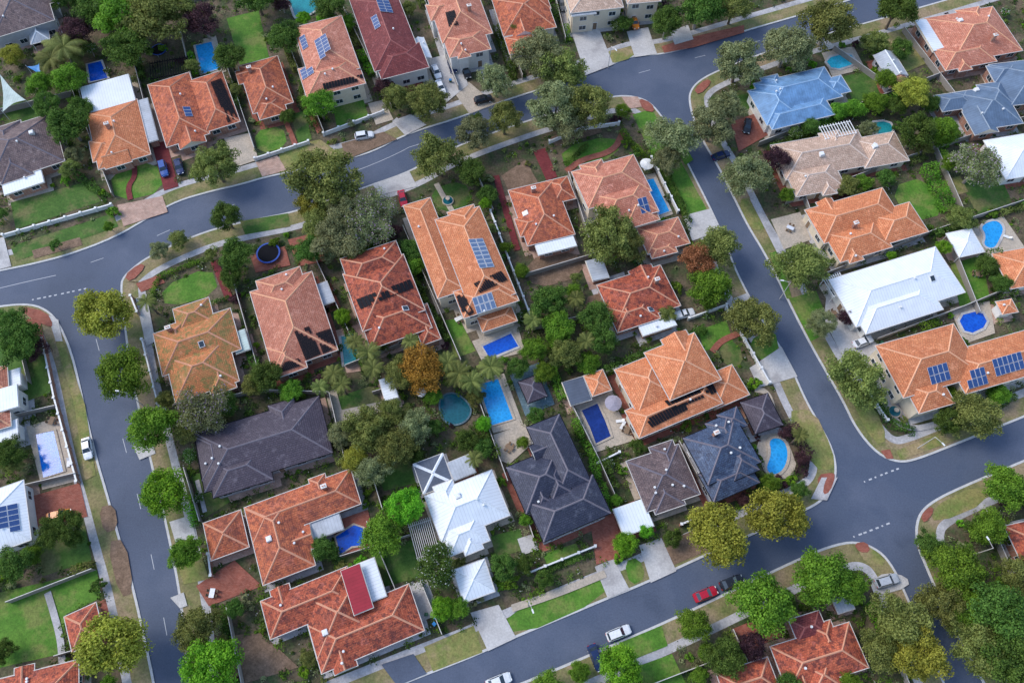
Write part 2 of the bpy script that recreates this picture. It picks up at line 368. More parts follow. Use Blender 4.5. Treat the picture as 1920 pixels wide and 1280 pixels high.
for m, p, s in [
 ("lawn", [(205, 322), (290, 298), (312, 358), (218, 380)], 1), ("lawn", [(475, 247), (530, 235), (540, 275), (485, 290)], 1), ("lawn", [(624, 200), (680, 183), (692, 220), (632, 240)], 0),
 ("lawn", [(1186, 215), (1222, 205), (1245, 245), (1325, 392), (1285, 412), (1240, 330)], 0), ("lawn", [(1050, 278), (1150, 252), (1165, 290), (1062, 322)], 1),
 ("lawndark", [(805, 355), (868, 337), (892, 380), (822, 402)], 1), ("lawn", [(300, 540), (395, 498), (412, 550), (312, 578)], 1),
 ("lawn", [(945, 1148), (1122, 1074), (1140, 1118), (965, 1196)], 1), ("lawndry", [(795, 1212), (888, 1172), (905, 1222), (812, 1258)], 0),
 ("lawndry", [(1470, 772), (1525, 765), (1562, 845), (1565, 880), (1525, 880)], 1), ("lawn", [(1170, 1052), (1198, 1044), (1212, 1082), (1182, 1098)], 1),
 ("lawn", [(1018, 1038), (1080, 1018), (1094, 1048), (1030, 1070)], 0), ("lawndry", [(1740, 955), (1835, 905), (1855, 940), (1755, 982)], 1),
 ("lawn", [(1668, 352), (1735, 330), (1776, 400), (1705, 418)], 1), ("lawndark", [(1800, 340), (1870, 318), (1898, 380), (1832, 402)], 0),
 ("lawn", [(1782, 495), (1840, 478), (1856, 560), (1800, 578)], 0), ("lawndark", [(1578, 145), (1632, 130), (1652, 182), (1600, 192)], 0),
 ("lawndark", [(1350, 180), (1400, 165), (1412, 205), (1370, 222)], 1), ("lawn", [(1308, 620), (1362, 600), (1374, 640), (1322, 658)], 0),
 ("lawn", [(1400, 640), (1452, 615), (1462, 662), (1418, 678)], 1), ("lawn", [(0, 1110), (182, 1068), (190, 1120), (125, 1150), (115, 1225), (-40, 1260)], 0),
 ("lawndark", [(-60, 665), (85, 640), (96, 735), (30, 760)], 0), ("lawndark", [(20, 380), (165, 340), (190, 378), (30, 430)], 0),
 ("lawndark", [(20, 462), (212, 400), (222, 425), (30, 490)], 0), ("lawn", [(425, 35), (485, 20), (505, 110), (450, 122)], 0), ("lawndark", [(0, 200), (80, 180), (92, 222), (10, 235)], 0),
 ("lawndark", [(450, 415), (540, 400), (545, 425), (460, 440)], 0), ("lawndark", [(690, 1040), (775, 1010), (792, 1080), (712, 1102)], 0),
 ("lawndark", [(630, 745), (700, 722), (712, 752), (642, 772)], 0), ("lawn", [(835, 600), (862, 598), (892, 658), (852, 672)], 0),
 ("lawndark", [(358, 890), (400, 880), (432, 940), (385, 970)], 0), ("lawn", [(1160, 1205), (1240, 1172), (1252, 1210), (1182, 1238)], 0), ("lawn", [(1190, 1250), (1260, 1225), (1290, 1290), (1220, 1310)], 0),
 ("lawn", [(0, 640), (60, 630), (60, 645), (0, 655)], 0), ("lawndry", [(330, 1050), (378, 1040), (392, 1085), (345, 1095)], 0),
 ("lawndry", [(1130, 98), (1185, 88), (1190, 108), (1140, 122)], 1), ("lawndry", [(1382, 375), (1412, 370), (1440, 430), (1408, 432)], 1), ("lawndry", [(1600, 1015), (1640, 1028), (1665, 1060), (1625, 1060)], 1),
 ("lawn", [(1480, 560), (1530, 545), (1560, 620), (1520, 640)], 0), ("lawn", [(1442, 475), (1460, 470), (1485, 560), (1475, 560)], 0), ("lawndry", [(1590, 740), (1640, 760), (1665, 825), (1640, 835)], 1), ("lawndry", [(1680, 845), (1790, 800), (1800, 822), (1690, 862)], 0),
 ("lawndark", [(60, 1010), (160, 985), (172, 1050), (80, 1080)], 0), ("mulch", [(980, 490), (1075, 465), (1100, 515), (1000, 545)], 1), ("mulch", [(1090, 560), (1140, 545), (1160, 600), (1110, 620)], 1),
 ("mulch", [(940, 330), (985, 300), (1010, 345), (960, 370)], 0), ("lawndark", [(620, 1040), (690, 1025), (700, 1040), (640, 1060)], 0), ("lawndark", [(920, 1005), (975, 990), (985, 1030), (930, 1045)], 0),
 ("lawndry", [(90, 590), (105, 600), (160, 760), (180, 890), (160, 900), (140, 760)], 0), ("mulch", [(185, 950), (215, 945), (222, 990), (195, 1000)], 1), ("mulch", [(200, 1015), (235, 1010), (252, 1110), (225, 1120)], 1),
 ("lawndark", [(1345, 645), (1385, 640), (1395, 685), (1360, 690)], 1), ("lawndry", [(1745, 345), (1800, 330), (1815, 360), (1775, 372)], 0),
 ("mulch", [(440, 1190), (490, 1185), (560, 1250), (460, 1280)], 0), ("lawndark", [(700, 870), (765, 850), (780, 905), (720, 920)], 0), ("lawn", [(1255, 262), (1275, 258), (1300, 300), (1285, 310)], 0),
 ("lawndark", [(545, 215), (572, 208), (585, 262), (560, 270)], 0), ("mulch", [(60, 470), (150, 445), (155, 460), (65, 485)], 0), ("lawndry", [(520, 280), (600, 262), (640, 290), (530, 318)], 0), ("mulch", [(1030, 258), (1120, 232), (1130, 248), (1040, 275)], 0), ("mulch", [(1240, 1020), (1320, 985), (1330, 1030), (1260, 1060)], 0),
 ("lawndry", [(1785, 60), (1720, 80), (1740, 120), (1790, 110)], 0), ("lawndry", [(1640, 70), (1700, 52), (1735, 120), (1690, 140)], 0),
]: patch(m, p, s)
for m, p, s in [
 ("concrete", [(1072, 62), (1122, 52), (1150, 122), (1098, 142)], 0), ("concrete", [(1175, 60), (1215, 52), (1232, 102), (1190, 108)], 0), ("concrete", [(698, 345), (768, 322), (782, 350), (712, 366)], 0),
 ("sandpave", [(845, 165), (880, 155), (928, 196), (880, 214)], 0), ("concrete", [(1280, 405), (1330, 392), (1352, 432), (1298, 452)], 0), ("concrete", [(1405, 690), (1465, 650), (1495, 706), (1422, 727)], 0),
 ("concrete", [(1198, 1022), (1240, 1008), (1268, 1070), (1220, 1092)], 0), ("concrete", [(1115, 1062), (1150, 1046), (1180, 1104), (1140, 1122)], 0), ("redpave", [(1105, 965), (1150, 950), (1170, 1042), (1118, 1058)], 0),
 ("concrete", [(882, 1148), (935, 1133), (968, 1195), (915, 1220)], 0), ("concrete", [(318, 978), (356, 966), (368, 1005), (330, 1018)], 0), ("sandpave", [(1445, 412), (1500, 398), (1520, 450), (1470, 468)], 0),
 ("concrete", [(1550, 540), (1592, 560), (1640, 640), (1660, 660), (1590, 690), (1545, 600)], 0), ("redpave", [(52, 932), (150, 905), (165, 968), (68, 988)], 0), ("redpave", [(368, 1098), (440, 1050), (492, 1098), (392, 1136)], 0),
 ("maroonpave", [(285, 270), (312, 265), (335, 350), (308, 358)], 0), ("pinkpave", [(220, 385), (305, 368), (315, 398), (232, 425)], 0), ("maroonpave", [(1000, 285), (1022, 278), (1045, 332), (1025, 340)], 0),
 ("redpave", [(255, 532), (300, 515), (310, 530), (265, 548)], 0), ("pinkpave", [(1165, 182), (1195, 182), (1210, 200), (1180, 205)], 0), ("redpave", [(1240, 88), (1290, 72), (1395, 48), (1395, 62), (1300, 90), (1245, 100)], 0),
 ("pinkpave", [(480, 305), (520, 292), (538, 320), (492, 332)], 0), ("concrete", [(250, 835), (285, 820), (292, 850), (262, 862)], 0), ("sandpave", [(50, 800), (110, 782), (150, 900), (80, 918)], 0),
 ("sandpave", [(1075, 755), (1140, 735), (1190, 825), (1110, 850)], 0), ("sandpave", [(925, 815), (985, 795), (1000, 830), (955, 870), (935, 862)], 0), ("sandpave", [(890, 712), (945, 700), (982, 798), (925, 812)], 0),
 ("bluepave", [(955, 700), (1010, 680), (1040, 758), (985, 780)], 0), ("sandpave", [(1410, 820), (1470, 808), (1500, 890), (1440, 905)], 1), ("redpave", [(1530, 890), (1565, 885), (1555, 925), (1540, 925)], 1),
 ("concrete", [(90, 590), (110, 600), (118, 640), (105, 640)], 0), ("redpave", [(35, 600), (75, 597), (85, 640), (60, 640)], 0), ("concrete", [(-20, 450), (8, 445), (22, 500), (-20, 510)], 0),
 ("sandpave", [(690, 195), (720, 188), (738, 225), (705, 235)], 0), ("maroonpave", [(700, 165), (790, 145), (800, 175), (730, 185)], 0), ("asphalt", [(715, 1245), (775, 1225), (800, 1262), (745, 1285)], 0), ("concrete", [(770, 1095), (800, 1085), (825, 1150), (790, 1165)], 0),
 ("redpave", [(1370, 230), (1440, 205), (1455, 245), (1385, 285)], 0), ("redpave", [(1600, 1018), (1625, 1015), (1632, 1035), (1610, 1035)], 1), ("concrete", [(1660, 1072), (1700, 1080), (1705, 1100), (1640, 1118), (1630, 1090)], 1),
 ("sandpave", [(1820, 430), (1880, 405), (1925, 470), (1850, 485)], 0), ("sandpave", [(1780, 578), (1855, 565), (1865, 625), (1808, 645)], 0), ("pinkpave", [(630, 620), (700, 600), (712, 690), (650, 700)], 0),
 ("sandpave", [(610, 735), (630, 730), (650, 800), (630, 808)], 0), ("sandpave", [(635, 770), (750, 745), (755, 762), (645, 790)], 0), ("concrete", [(1140, 520), (1170, 510), (1175, 525), (1150, 535)], 0),
 ("sandpave", [(885, 640), (970, 610), (985, 660), (905, 680)], 0), ("sandpave", [(1540, 100), (1600, 88), (1622, 130), (1560, 145)], 0), ("redpave", [(1650, 845), (1668, 842), (1675, 860), (1662, 860)], 0),
 ("sandpave", [(1205, 330), (1228, 325), (1262, 402), (1235, 412)], 0), ("concrete", [(970, 1010), (1000, 1000), (1010, 1030), (980, 1040)], 0), ("redpave", [(620, 980), (690, 955), (705, 1020), (640, 1045)], 0),
 ("concrete", [(1255, 60), (1290, 48), (1300, 75), (1265, 85)], 0), ("sandpave", [(380, 75), (405, 68), (425, 135), (395, 145)], 0), ("sandpave", [(420, 260), (470, 250), (485, 300), (440, 315)], 0), ("mulch", [(640, 270), (720, 248), (745, 262), (650, 300)], 0),
 ("concrete", [(735, 228), (770, 215), (800, 235), (760, 255)], 0), ("concrete", [(255, 560), (275, 552), (292, 640), (275, 650)], 0), ("concrete", [(1375, 560), (1400, 550), (1408, 560), (1385, 572)], 0), ("redpave", [(470, 480), (535, 462), (545, 498), (480, 512)], 0), ("redpave", [(540, 450), (600, 435), (610, 490), (560, 500)], 0),
 ("concrete", [(320, 1120), (345, 1110), (352, 1135), (338, 1140)], 0), ("redpave", [(1370, 1180), (1440, 1150), (1470, 1190), (1400, 1220)], 0), ("concrete", [(885, 80), (905, 76), (930, 150), (908, 158)], 0), ("concrete", [(1550, 95), (1570, 90), (1540, 70), (1520, 76)], 0),
 ("concrete", [(803, 112), (858, 98), (878, 160), (835, 195)], 0), ("path", [(1570, 895), (1550, 938), (1520, 935), (1540, 895)], 0), ("redpave", [(1196, 184), (1222, 194), (1228, 212), (1206, 208)], 1), ("redpave", [(1556, 885), (1567, 890), (1556, 922), (1542, 928), (1545, 905)], 1),
 ("redpave", [(38, 574), (88, 584), (102, 612), (88, 612), (50, 592)], 1), ("redpave", [(232, 518), (262, 494), (275, 500), (246, 530)], 1), ("redpave", [(1300, 168), (1325, 148), (1335, 156), (1310, 180)], 1), ("redpave", [(1724, 968), (1742, 948), (1752, 956), (1734, 982)], 1),
]: patch(m, p, s)
for m, p, w in [
 ("maroonpave", [(250, 300), (255, 330), (240, 350), (245, 375)], 1.2), ("redpave", [(535, 225), (545, 250), (555, 275)], 1.2), ("redpave", [(1062, 322), (1090, 300), (1150, 285), (1168, 250)], 1.5),
 ("maroonpave", [(930, 330), (950, 400), (970, 470)], 1.4), ("maroonpave", [(402, 490), (430, 560)], 1.6), ("sandpave", [(818, 345), (835, 375), (850, 400)], 1.2), ("redpave", [(1335, 660), (1350, 640), (1385, 625)], 1.3),
 ("path", [(90, 1110), (105, 1160), (115, 1200), (118, 1250)], 1.2), ("redpave", [(575, 200), (600, 250)], 1.2), ("path", [(1410, 372), (1445, 440), (1470, 490)], 1.3), ("path", [(1650, 740), (1690, 810), (1780, 790), (1850, 750)], 1.2),
 ("sandpave", [(1415, 730), (1440, 735), (1452, 780)], 1.2), ("path", [(370, 900), (385, 960)], .8), ("sandpave", [(1135, 1075), (1050, 1110), (960, 1140)], 1.3), ("path", [(740, 225), (770, 245)], 1.5),
]: ribbon(m, p, w)
def line(px, wd=.12, sm=1): ribbon("linepaint", px, wd, sm, z=.006, name="road_marking")
def dash(px, on, off, wd=.11):
    w = [Vector(P(u, v, 0)[:2]) for u, v in chaikin(px, 2, False)]
    w = resample([tuple(x) for x in w], .25, False); d = 0; b = B()
    N = normals(w, False); per = on+off
    for i in range(1, len(w)):
        d += (Vector(w[i])-Vector(w[i-1])).length
        if d % per < on:
            a, c = Vector(w[i-1]), Vector(w[i]); n0 = N[i-1]*wd/2; n1 = N[i]*wd/2
            b.face([(*(a-n0), .006), (*(c-n1), .006), (*(c+n1), .006), (*(a+n0), .006)])
    obj("road_marking", b.make("road_marking", ["linepaint"]), kind="structure", label="white dashed line painted on the asphalt", cat="road marking")
dash([(180, 635), (215, 765), (243, 870), (272, 985), (296, 1100), (315, 1200), (330, 1300)], 3, 9)
dash([(60, 562), (110, 552), (165, 540)], .6, .6, .3)
dash([(1620, 903), (1652, 890), (1690, 876)], .6, .6, .3)
dash([(1600, 1006), (1635, 993), (1668, 980)], .6, .6, .3)
dash([(170, 492), (240, 468), (330, 425), (450, 378), (560, 350), (650, 325)], 3, 12)
line([(655, 325), (700, 308), (745, 288), (775, 272), (830, 262)])
line([(0, 540), (50, 528), (105, 516)])
dash([(880, 240), (1000, 198), (1120, 160), (1250, 122), (1400, 85), (1600, 22)], 3, 12)

# ---------- houses ----------
def unit_window(w, h, name):
    b = B(); t = .07
    b.box((0, 0, h/2-t/2), (w, .08, t), 0); b.box((0, 0, -h/2+t/2), (w, .12, t), 0)
    b.box((-w/2+t/2, 0, 0), (t, .08, h-2*t), 0); b.box((w/2-t/2, 0, 0), (t, .08, h-2*t), 0); b.box((0, 0, 0), (t*.8, .06, h-2*t), 0)
    b.box((0, 0, 0), (w-2*t, .03, h-2*t), 1)
    return b.make(name, ["white", "glass"])
WIN = unit_window(1.8, 1.3, "window")
def door_mesh(w, h, mat):
    b = B(); b.box((0, 0, h/2), (w, .08, h), 0)
    for k in range(4): b.box((0, -.05, h*(k+.5)/4), (w*.9, .03, h/4*.75), 0)
    b.box((0, 0, h+.05), (w+.2, .14, .1), 1); b.box((-w/2-.05, 0, h/2), (.1, .14, h), 1); b.box((w/2+.05, 0, h/2), (.1, .14, h), 1)
    return b.make("door", [mat, "white"])
DOOR = door_mesh(1.0, 2.1, "timber")
def panel_mesh(mt, f):
    b = B(); b.box((0, 0, 0), (1.0, 1.65, .04), 1)
    b.box((0, 0, .022), (1-f, 1.65-f, .01), 0)
    return b.make("solar_panel", [mt, "alu"])
PANEL = panel_mesh("panelm", .08); PANELG = panel_mesh("panelgrey", .16)
def vent_mesh():
    b = B(); b.tube((0, 0, -.3), (0, 0, .3), .12, .12, 8); b.tube((0, 0, .3), (0, 0, .5), .26, .2, 8); return b.make("roof_vent", ["white"])
VENT = vent_mesh()
def chim_mesh():
    b = B(); b.box((0, 0, 0), (.9, .6, 2.4), 0); b.box((0, 0, 1.25), (1.1, .8, .14), 1); b.tube((-.2, 0, 1.3), (-.2, 0, 1.6), .13, .1, 8, 2); b.tube((.2, 0, 1.3), (.2, 0, 1.6), .13, .1, 8, 2)
    return b.make("chimney", ["brickwall", "render", "capR"])
CHIM = chim_mesh()
def skyl_mesh():
    b = B(); b.box((0, 0, 0), (1.1, 1.3, .16), 0); b.box((0, 0, .09), (.9, 1.1, .03), 1); return b.make("skylight", ["white", "glass"])
SKYL = skyl_mesh()
def ac_mesh():
    b = B(); b.box((0, 0, .35), (1.1, 1.1, .7), 0, 0, .85)
    for k in range(4): b.box((0, -.55+.01*k, .15+.13*k), (.8, .04, .05), 1)
    b.box((0, 0, .72), (.7, .7, .06), 0); return b.make("air_conditioner", ["white", "gutterm"])
ACU = ac_mesh()

def house(name, label, mat, wings, eave=3.0, pitch=24, wall="brickwall", ex=(), cat="house", vents=2, open_sides=False, bays=None):
    """wings: (ax,ay,bx,by,cx,cy[,opt]); opt: e=eave height, t=roof type, m=material, p=pitch"""
    W = []
    for i, w in enumerate(wings):
        w = list(w); opt = w.pop() if isinstance(w[-1], dict) else {}
        e = opt.get("e", eave)
        A, Bq, C = [P(w[k], w[k+1], e) for k in (0, 2, 4)]
        if i == 0:
            d1 = (Bq-A).normalized(); d2 = (C-Bq).normalized(); d2 = Vector((-d2.y, d2.x, 0))
            if d2.dot(d1) < 0: d2 = -d2
            l1 = (Bq-A).length; l2 = (C-Bq).length
            u = (d1*l1+d2*l2).normalized(); v = Vector((-u.y, u.x, 0))
        c = (A+C)/2
        W.append((c, abs((Bq-A).dot(u)), abs((C-Bq).dot(v)), e-.012*i, opt))
    if bays is None: bays = 2 if cat == "house" and mat not in ("whitemetal", "greymetal") else 0
    hips = [x for x in W if x[4].get("t", "h") == "h" and max(x[1], x[2]) > 10 and x[4].get("m", mat) == mat]
    for k in range(bays):
        if not hips: break
        c, L, Wd, e, opt = hips[k % len(hips)]
        du, dv, l, w = (u, v, L, Wd) if L >= Wd else (v, -u, Wd, L)
        s = (-1)**k; bw = U(.42, .55)*w; bl = w/2+U(.8, 1.3)
        cc = c+du*(random.choice((-1, 1))*U(.12, .3)*l)+dv*(s*bl/2)
        bw = min(bw, bl*.95)
        a_u, a_v = (bw, bl) if L >= Wd else (bl, bw)
        W.append((Vector((cc.x, cc.y, c.z)), a_u, a_v, e-.012*len(W), dict(p=pitch+3, t="h" if R() < .7 else "g", bay=1)))
    base = Vector((W[0][0].x, W[0][0].y, G)); ang = math.atan2(u.y, u.x)
    root = obj(name, None, loc=base, label=label, cat=cat)
    groups = {}; gut = B(); wallb = B(); rects = []
    pave = random.choice(["sandpave", "path", "redpave", "pinkpave", "path"]); ap = B()
    for wi, (c, L, Wd, e, opt) in enumerate(W):
        m = opt.get("m", mat); tp = opt.get("t", "h"); pt = math.tan(math.radians(opt.get("p", pitch)))
        b = groups.setdefault(m, B())
        du, dv, l, w = u, v, L, Wd
        if Wd > L: du, dv, l, w = v, -u, Wd, L
        c0 = Vector((c.x-base.x, c.y-base.y, 0)); z0 = e-G
        def q(a, bb, z): return c0+du*a+dv*bb+Vector((0, 0, z0+z))
        hl, hw = l/2, w/2
        off = R()*10
        def fc(pts, mi=0):
            n = (pts[1]-pts[0]).cross(pts[2]-pts[0])
            if n.z < 0: pts = pts[::-1]; n = -n
            n.normalize(); ux = Vector((-n.y, n.x, 0))
            ux = ux.normalized() if ux.length > 1e-4 else du.copy()
            vx = n.cross(ux)
            b.face(pts, mi, [(p.dot(ux)+off, p.dot(vx)) for p in pts])
        E = [q(-hl, -hw, 0), q(hl, -hw, 0), q(hl, hw, 0), q(-hl, hw, 0)]
        caps = []
        if tp == "f":
            t = .18; fc([x+Vector((0, 0, t)) for x in E])
            for i in range(4): b.face([E[i], E[(i+1) % 4], E[(i+1) % 4]+Vector((0, 0, t)), E[i]+Vector((0, 0, t))], 1)
        elif tp == "s":
            h = w*math.tan(math.radians(opt.get("p", 8)))
            T2 = [E[0], E[1], E[2]+Vector((0, 0, h)), E[3]+Vector((0, 0, h))]
            T2 = [x+Vector((0, 0, .1)) for x in T2]
            fc(list(T2))
            for i in range(4): b.face([E[i], E[(i+1) % 4], T2[(i+1) % 4], T2[i]], 1)
        else:
            rh = hw*pt
            ridge = hl if tp == "g" else max(hl-hw, .03)
            r0, r1 = q(-ridge, 0, rh), q(ridge, 0, rh)
            fc([E[0], E[1], r1, r0]); fc([E[2], E[3], r0, r1])
            if tp == "g":
                b.face([E[1], E[2], r1], 1); b.face([E[3], E[0], r0], 1)
            else:
                fc([E[1], E[2], r1]); fc([E[3], E[0], r0])
                caps += [(E[1], r1), (E[2], r1), (E[3], r0), (E[0], r0)]
            caps.append((r0, r1))
        b.face(E[::-1], 1)
        cw = opt.get("cw", .17)
        for a, bq in caps:
            d = bq-a
            if d.length < .3: continue
            d.normalize(); s = Vector((d.y, -d.x, 0)).normalized()*cw; up = Vector((0, 0, .11)); lo = Vector((0, 0, -.03))
            b.face([a-s+lo, bq-s+lo, bq+up, a+up], 2); b.face([a+up, bq+up, bq+s+lo, a+s+lo], 2)
            b.face([a-s+lo, a+up, a+s+lo], 2)
        gw = .13; zz = z0-.04
        ga = math.atan2(du.y, du.x)
        for s in (-1, 1):
            p = c0+dv*(s*(hw+gw/2)); gut.box((p.x, p.y, zz), (l+2*gw, gw, .14), 0, ga)
            p = c0+du*(s*(hl+gw/2)); gut.box((p.x, p.y, zz+.003), (gw, w, .14), 0, ga)
        if not open_sides:
            iw = .45
            p = c0; wallb.box((p.x, p.y, (z0-.03)/2), (l-2*iw, w-2*iw, z0-.03), 0, ga)
            rects.append((c0, du, dv, hl-iw, hw-iw, z0))
        else:
            for a in (-1, 1):
                for bb in (-1, 1):
                    p = c0+du*(a*(hl-.25))+dv*(bb*(hw-.25)); pb = B(); pb.box((0, 0, (z0)/2), (.14, .14, z0), 0)
                    obj("post", pb.make("post", ["white"]), root, (p.x, p.y, 0), ga)
        if not opt.get("bay"):
            mg = .7
            zq = G+.0095+.0016*wi
            ap.face([(*(base+c0+du*a+dv*bb)[:2], zq) for a, bb in ((-hl-mg, -hw-mg), (hl+mg, -hw-mg), (hl+mg, hw+mg), (-hl-mg, hw+mg))])
        addobs([(base+c0+du*a+dv*bb)[:2] for a, bb in ((-hl-.2, -hw-.2), (hl+.2, -hw-.2), (hl+.2, hw+.2), (-hl-.2, hw+.2))])
    obj("paving", ap.make("paving", [pave]), kind="structure", label="paved surround at the foot of a house", cat="paving")
    V = []; Fc = []; rootroof = None
    for m, b in groups.items():
        o = obj("roof", b.make("roof", [m, "white" if wall != "brickwall" else "cream", CAP[m]]), root)
        if rootroof is None: rootroof = o
        n = len(V); V += [x+base for x in b.v]; Fc += [[i+n for i in f] for f in b.f]
    obj("gutter", gut.make("gutter", ["gutterm" if mat not in ("slate", "umber", "slateblue") else "black"]), root)
    if wallb.f: obj("wall", wallb.make("wall", [wall]), root)
    nwin = 0; doordone = False
    for ri, (c0, du, dv, hl, hw, z0) in enumerate(rects):
        for dd, nn, ll, dist in ((du, -dv, hl, hw), (du, dv, hl, hw), (dv, du, hw, hl), (dv, -du, hw, hl)):
            cnt = int(ll*2/3.4)
            for k in range(cnt):
                t = (k+.5)/cnt*2-1; pp = c0+dd*(t*ll)+nn*(dist+.03)
                inside = False
                for rj, (c1, u1, v1, h1, w1, z1) in enumerate(rects):
                    if rj != ri:
                        dlt = pp+nn*.3-c1
                        if abs(dlt.dot(u1)) < h1+.2 and abs(dlt.dot(v1)) < w1+.2: inside = True
                if inside: continue
                a = math.atan2(nn.y, nn.x)+math.pi/2
                if nn.y < -.3 and not doordone and k == cnt//2:
                    obj("door", DOOR, root, (pp.x, pp.y, 0), a); doordone = True
                    if z0 > 4.5: obj("window", WIN, root, (pp.x, pp.y, z0-1.35), a)
                    continue
                if nwin > 22 or (nn.y > .3 and k % 2): continue
                for z in [1.55]+([4.4] if z0 > 5.1 else []):
                    if z+.7 < z0: obj("window", WIN, root, (pp.x, pp.y, z), a); nwin += 1
    tree = BVHTree.FromPolygons([tuple(x) for x in V], Fc)
    org = Vector((0, 0, HC))
    def hit(x, y):
        h = tree.ray_cast(org, raydir(x, y).normalized())
        if h[0] is None: return None
        n = h[1]
        if n.z < .2: return None
        ux = Vector((-n.y, n.x, 0))
        ux = ux.normalized() if ux.length > .02 else u.copy()
        return h[0]-base, n, ux, n.cross(ux)
    for k in range(vents):
        c, L, Wd, e, opt = random.choice(W)
        q2 = c+u*U(-.3, .3)*L+v*U(-.3, .3)*Wd
        h = tree.ray_cast(Vector((q2.x, q2.y, 40)), Vector((0, 0, -1)))
        if h[0]: obj("roof_vent", VENT, rootroof, h[0]-base, 0)
    for e in ex:
        if e[0] == "mq":
            qd = [Vector((e[i], e[i+1])) for i in (1, 3, 5, 7)]; b = B(); n = 14; mm = 8
            grid = {}
            for i in range(n*2+1):
                for j in range(mm+1):
                    s = min(1, i//2/n+(0.9/n if i % 2 else 0)); t = j/mm
                    pq = qd[0].lerp(qd[1], s).lerp(qd[3].lerp(qd[2], s), t)
                    h = tree.ray_cast(org, raydir(pq.x, pq.y).normalized())
                    grid[i, j] = h[0]+Vector((0, 0, .2)) if h[0] and h[1].z > .3 else None
            for i in range(0, 2*n, 2):
                for j in range(mm):
                    f = [grid[i, j], grid[i+1, j], grid[i+1, j+1], grid[i, j+1]]
                    if all(f) and max(x.z for x in f)-min(x.z for x in f) < 2.2:
                        f = [x-base for x in f]
                        if (f[1]-f[0]).cross(f[2]-f[0]).z < 0: f = f[::-1]
                        b.face(f)
            if b.f: obj("solar_heating_mat", b.make("solar_heating_mat", ["matm"]), rootroof)
            continue
        h = hit(e[1], e[2])
        if not h: print("EXTRA MISSED", label, e); continue
        p, n, ux, vx = h
        mt = Matrix((ux, vx, n)).transposed()
        if e[0] in ("sp", "spg"):
            cols, rows = e[3], e[4]
            for i in range(cols):
                for j in range(rows):
                    q3 = p+ux*((i-(cols-1)/2)*1.06)+vx*((j-(rows-1)/2)*1.72)+n*.14
                    h2 = tree.ray_cast(q3+base+Vector((0, 0, 20)), Vector((0, 0, -1)))
                    if not h2[0] or abs(h2[0].z-(q3+base).z) > .5: continue
                    obj("solar_panel", PANEL if e[0] == "sp" else PANELG, rootroof, q3, mt.to_euler()[:])
        elif e[0] == "ch": obj("chimney", CHIM, rootroof, p+Vector((0, 0, .4)), ang)
        elif e[0] == "sk": obj("skylight", SKYL, rootroof, p+n*.08, mt.to_euler()[:])
        elif e[0] == "ac": obj("air_conditioner", ACU, rootroof, p+Vector((0, 0, -.15)), ang)
    return root
HN = "brick_house"
D_ = dict
house(HN, "house with dark brown tiled roof and white annex", "brown", [(-45, 255, 95, 215, 125, 303), (0, 332, 75, 315, 85, 345, D_(m="whitemetal", t="f", e=2.7))], ex=[("ac", 60, 250)])
house(HN, "cottage with orange tiled roof and white gable front", "orange", [(160, 212, 255, 188, 285, 290), (190, 282, 240, 272, 248, 305, D_(t="g")), (148, 165, 240, 145, 258, 190, D_(m="whitemetal", t="s", p=3, e=3.1)), (255, 190, 275, 185, 298, 262, D_(m="greymetal", t="f", e=2.7))], ex=[("ch", 205, 240)], bays=1)
house(HN, "house with rust tiled roof and white front gable", "rust", [(278, 160, 355, 135, 392, 250), (355, 148, 420, 135, 448, 232), (325, 235, 375, 225, 386, 268, D_(t="g"))], ex=[("sp", 352, 210, 3, 1), ("mq", 395, 155, 415, 148, 446, 220, 428, 232)], bays=0)
house(HN, "small bungalow with orange tiled roof", "rust", [(447, 125, 520, 105, 550, 192), (478, 190, 530, 178, 538, 212)], ex=[("ch", 470, 135)], bays=1)
house("two_storey_house", "two storey cream house with orange tiles and solar panels", "salmon", [(550, 52, 640, 30, 675, 128), (562, 128, 670, 102, 682, 158, D_(e=5.6))], 6, wall="cream", ex=[("sp", 606, 88, 6, 2), ("sp", 570, 80, 4, 1), ("sp", 576, 135, 3, 2), ("mq", 605, 158, 680, 140, 682, 152, 608, 170)], bays=0)
house("two_storey_house", "large house with dark maroon tiled roof", "maroon", [(655, 0, 740, -20, 792, 112), (700, 98, 790, 82, 803, 130, D_(e=4.8)), (775, 75, 795, 70, 808, 108, D_(m="whitemetal", t="g", e=3))], 5, wall="render", ex=[("sp", 720, 10, 5, 2), ("sp", 705, 42, 4, 1)], bays=0)
house("two_storey_house", "house with orange tiled roof and white front", "salmon", [(800, -10, 890, -30, 922, 62), (832, 70, 908, 52, 918, 92)], 5.5, wall="render", ex=[("mq", 835, 25, 852, 20, 860, 48, 842, 52), ("ch", 880, 20)])
house(HN, "house with weathered orange-brown tiled roof", "rust", [(925, 0, 1020, -20, 1040, 50), (948, 72, 998, 60, 1005, 92)], 4, wall="cream")
house("two_storey_house", "two storey cream rendered house with balcony", "beige", [(1055, -45, 1150, -60, 1165, 12), (1065, 5, 1110, -2, 1118, 25, D_(t="f", e=6, m="greymetal"))], 6.5, wall="cream", bays=0)
house("two_storey_house", "two storey cream rendered house with portico", "beige", [(1165, -50, 1225, -60, 1235, 0)], 6.5, wall="cream", bays=0)
house(HN, "house with orange-red tiled roof beside white annex", "salmon", [(1745, 40, 1865, 5, 1905, 90), (1755, 95, 1845, 70, 1862, 112), (1715, 42, 1740, 35, 1775, 92, D_(m="whitemetal", t="s", p=5))], ex=[("ch", 1860, 75), ("ac", 1800, 40)])
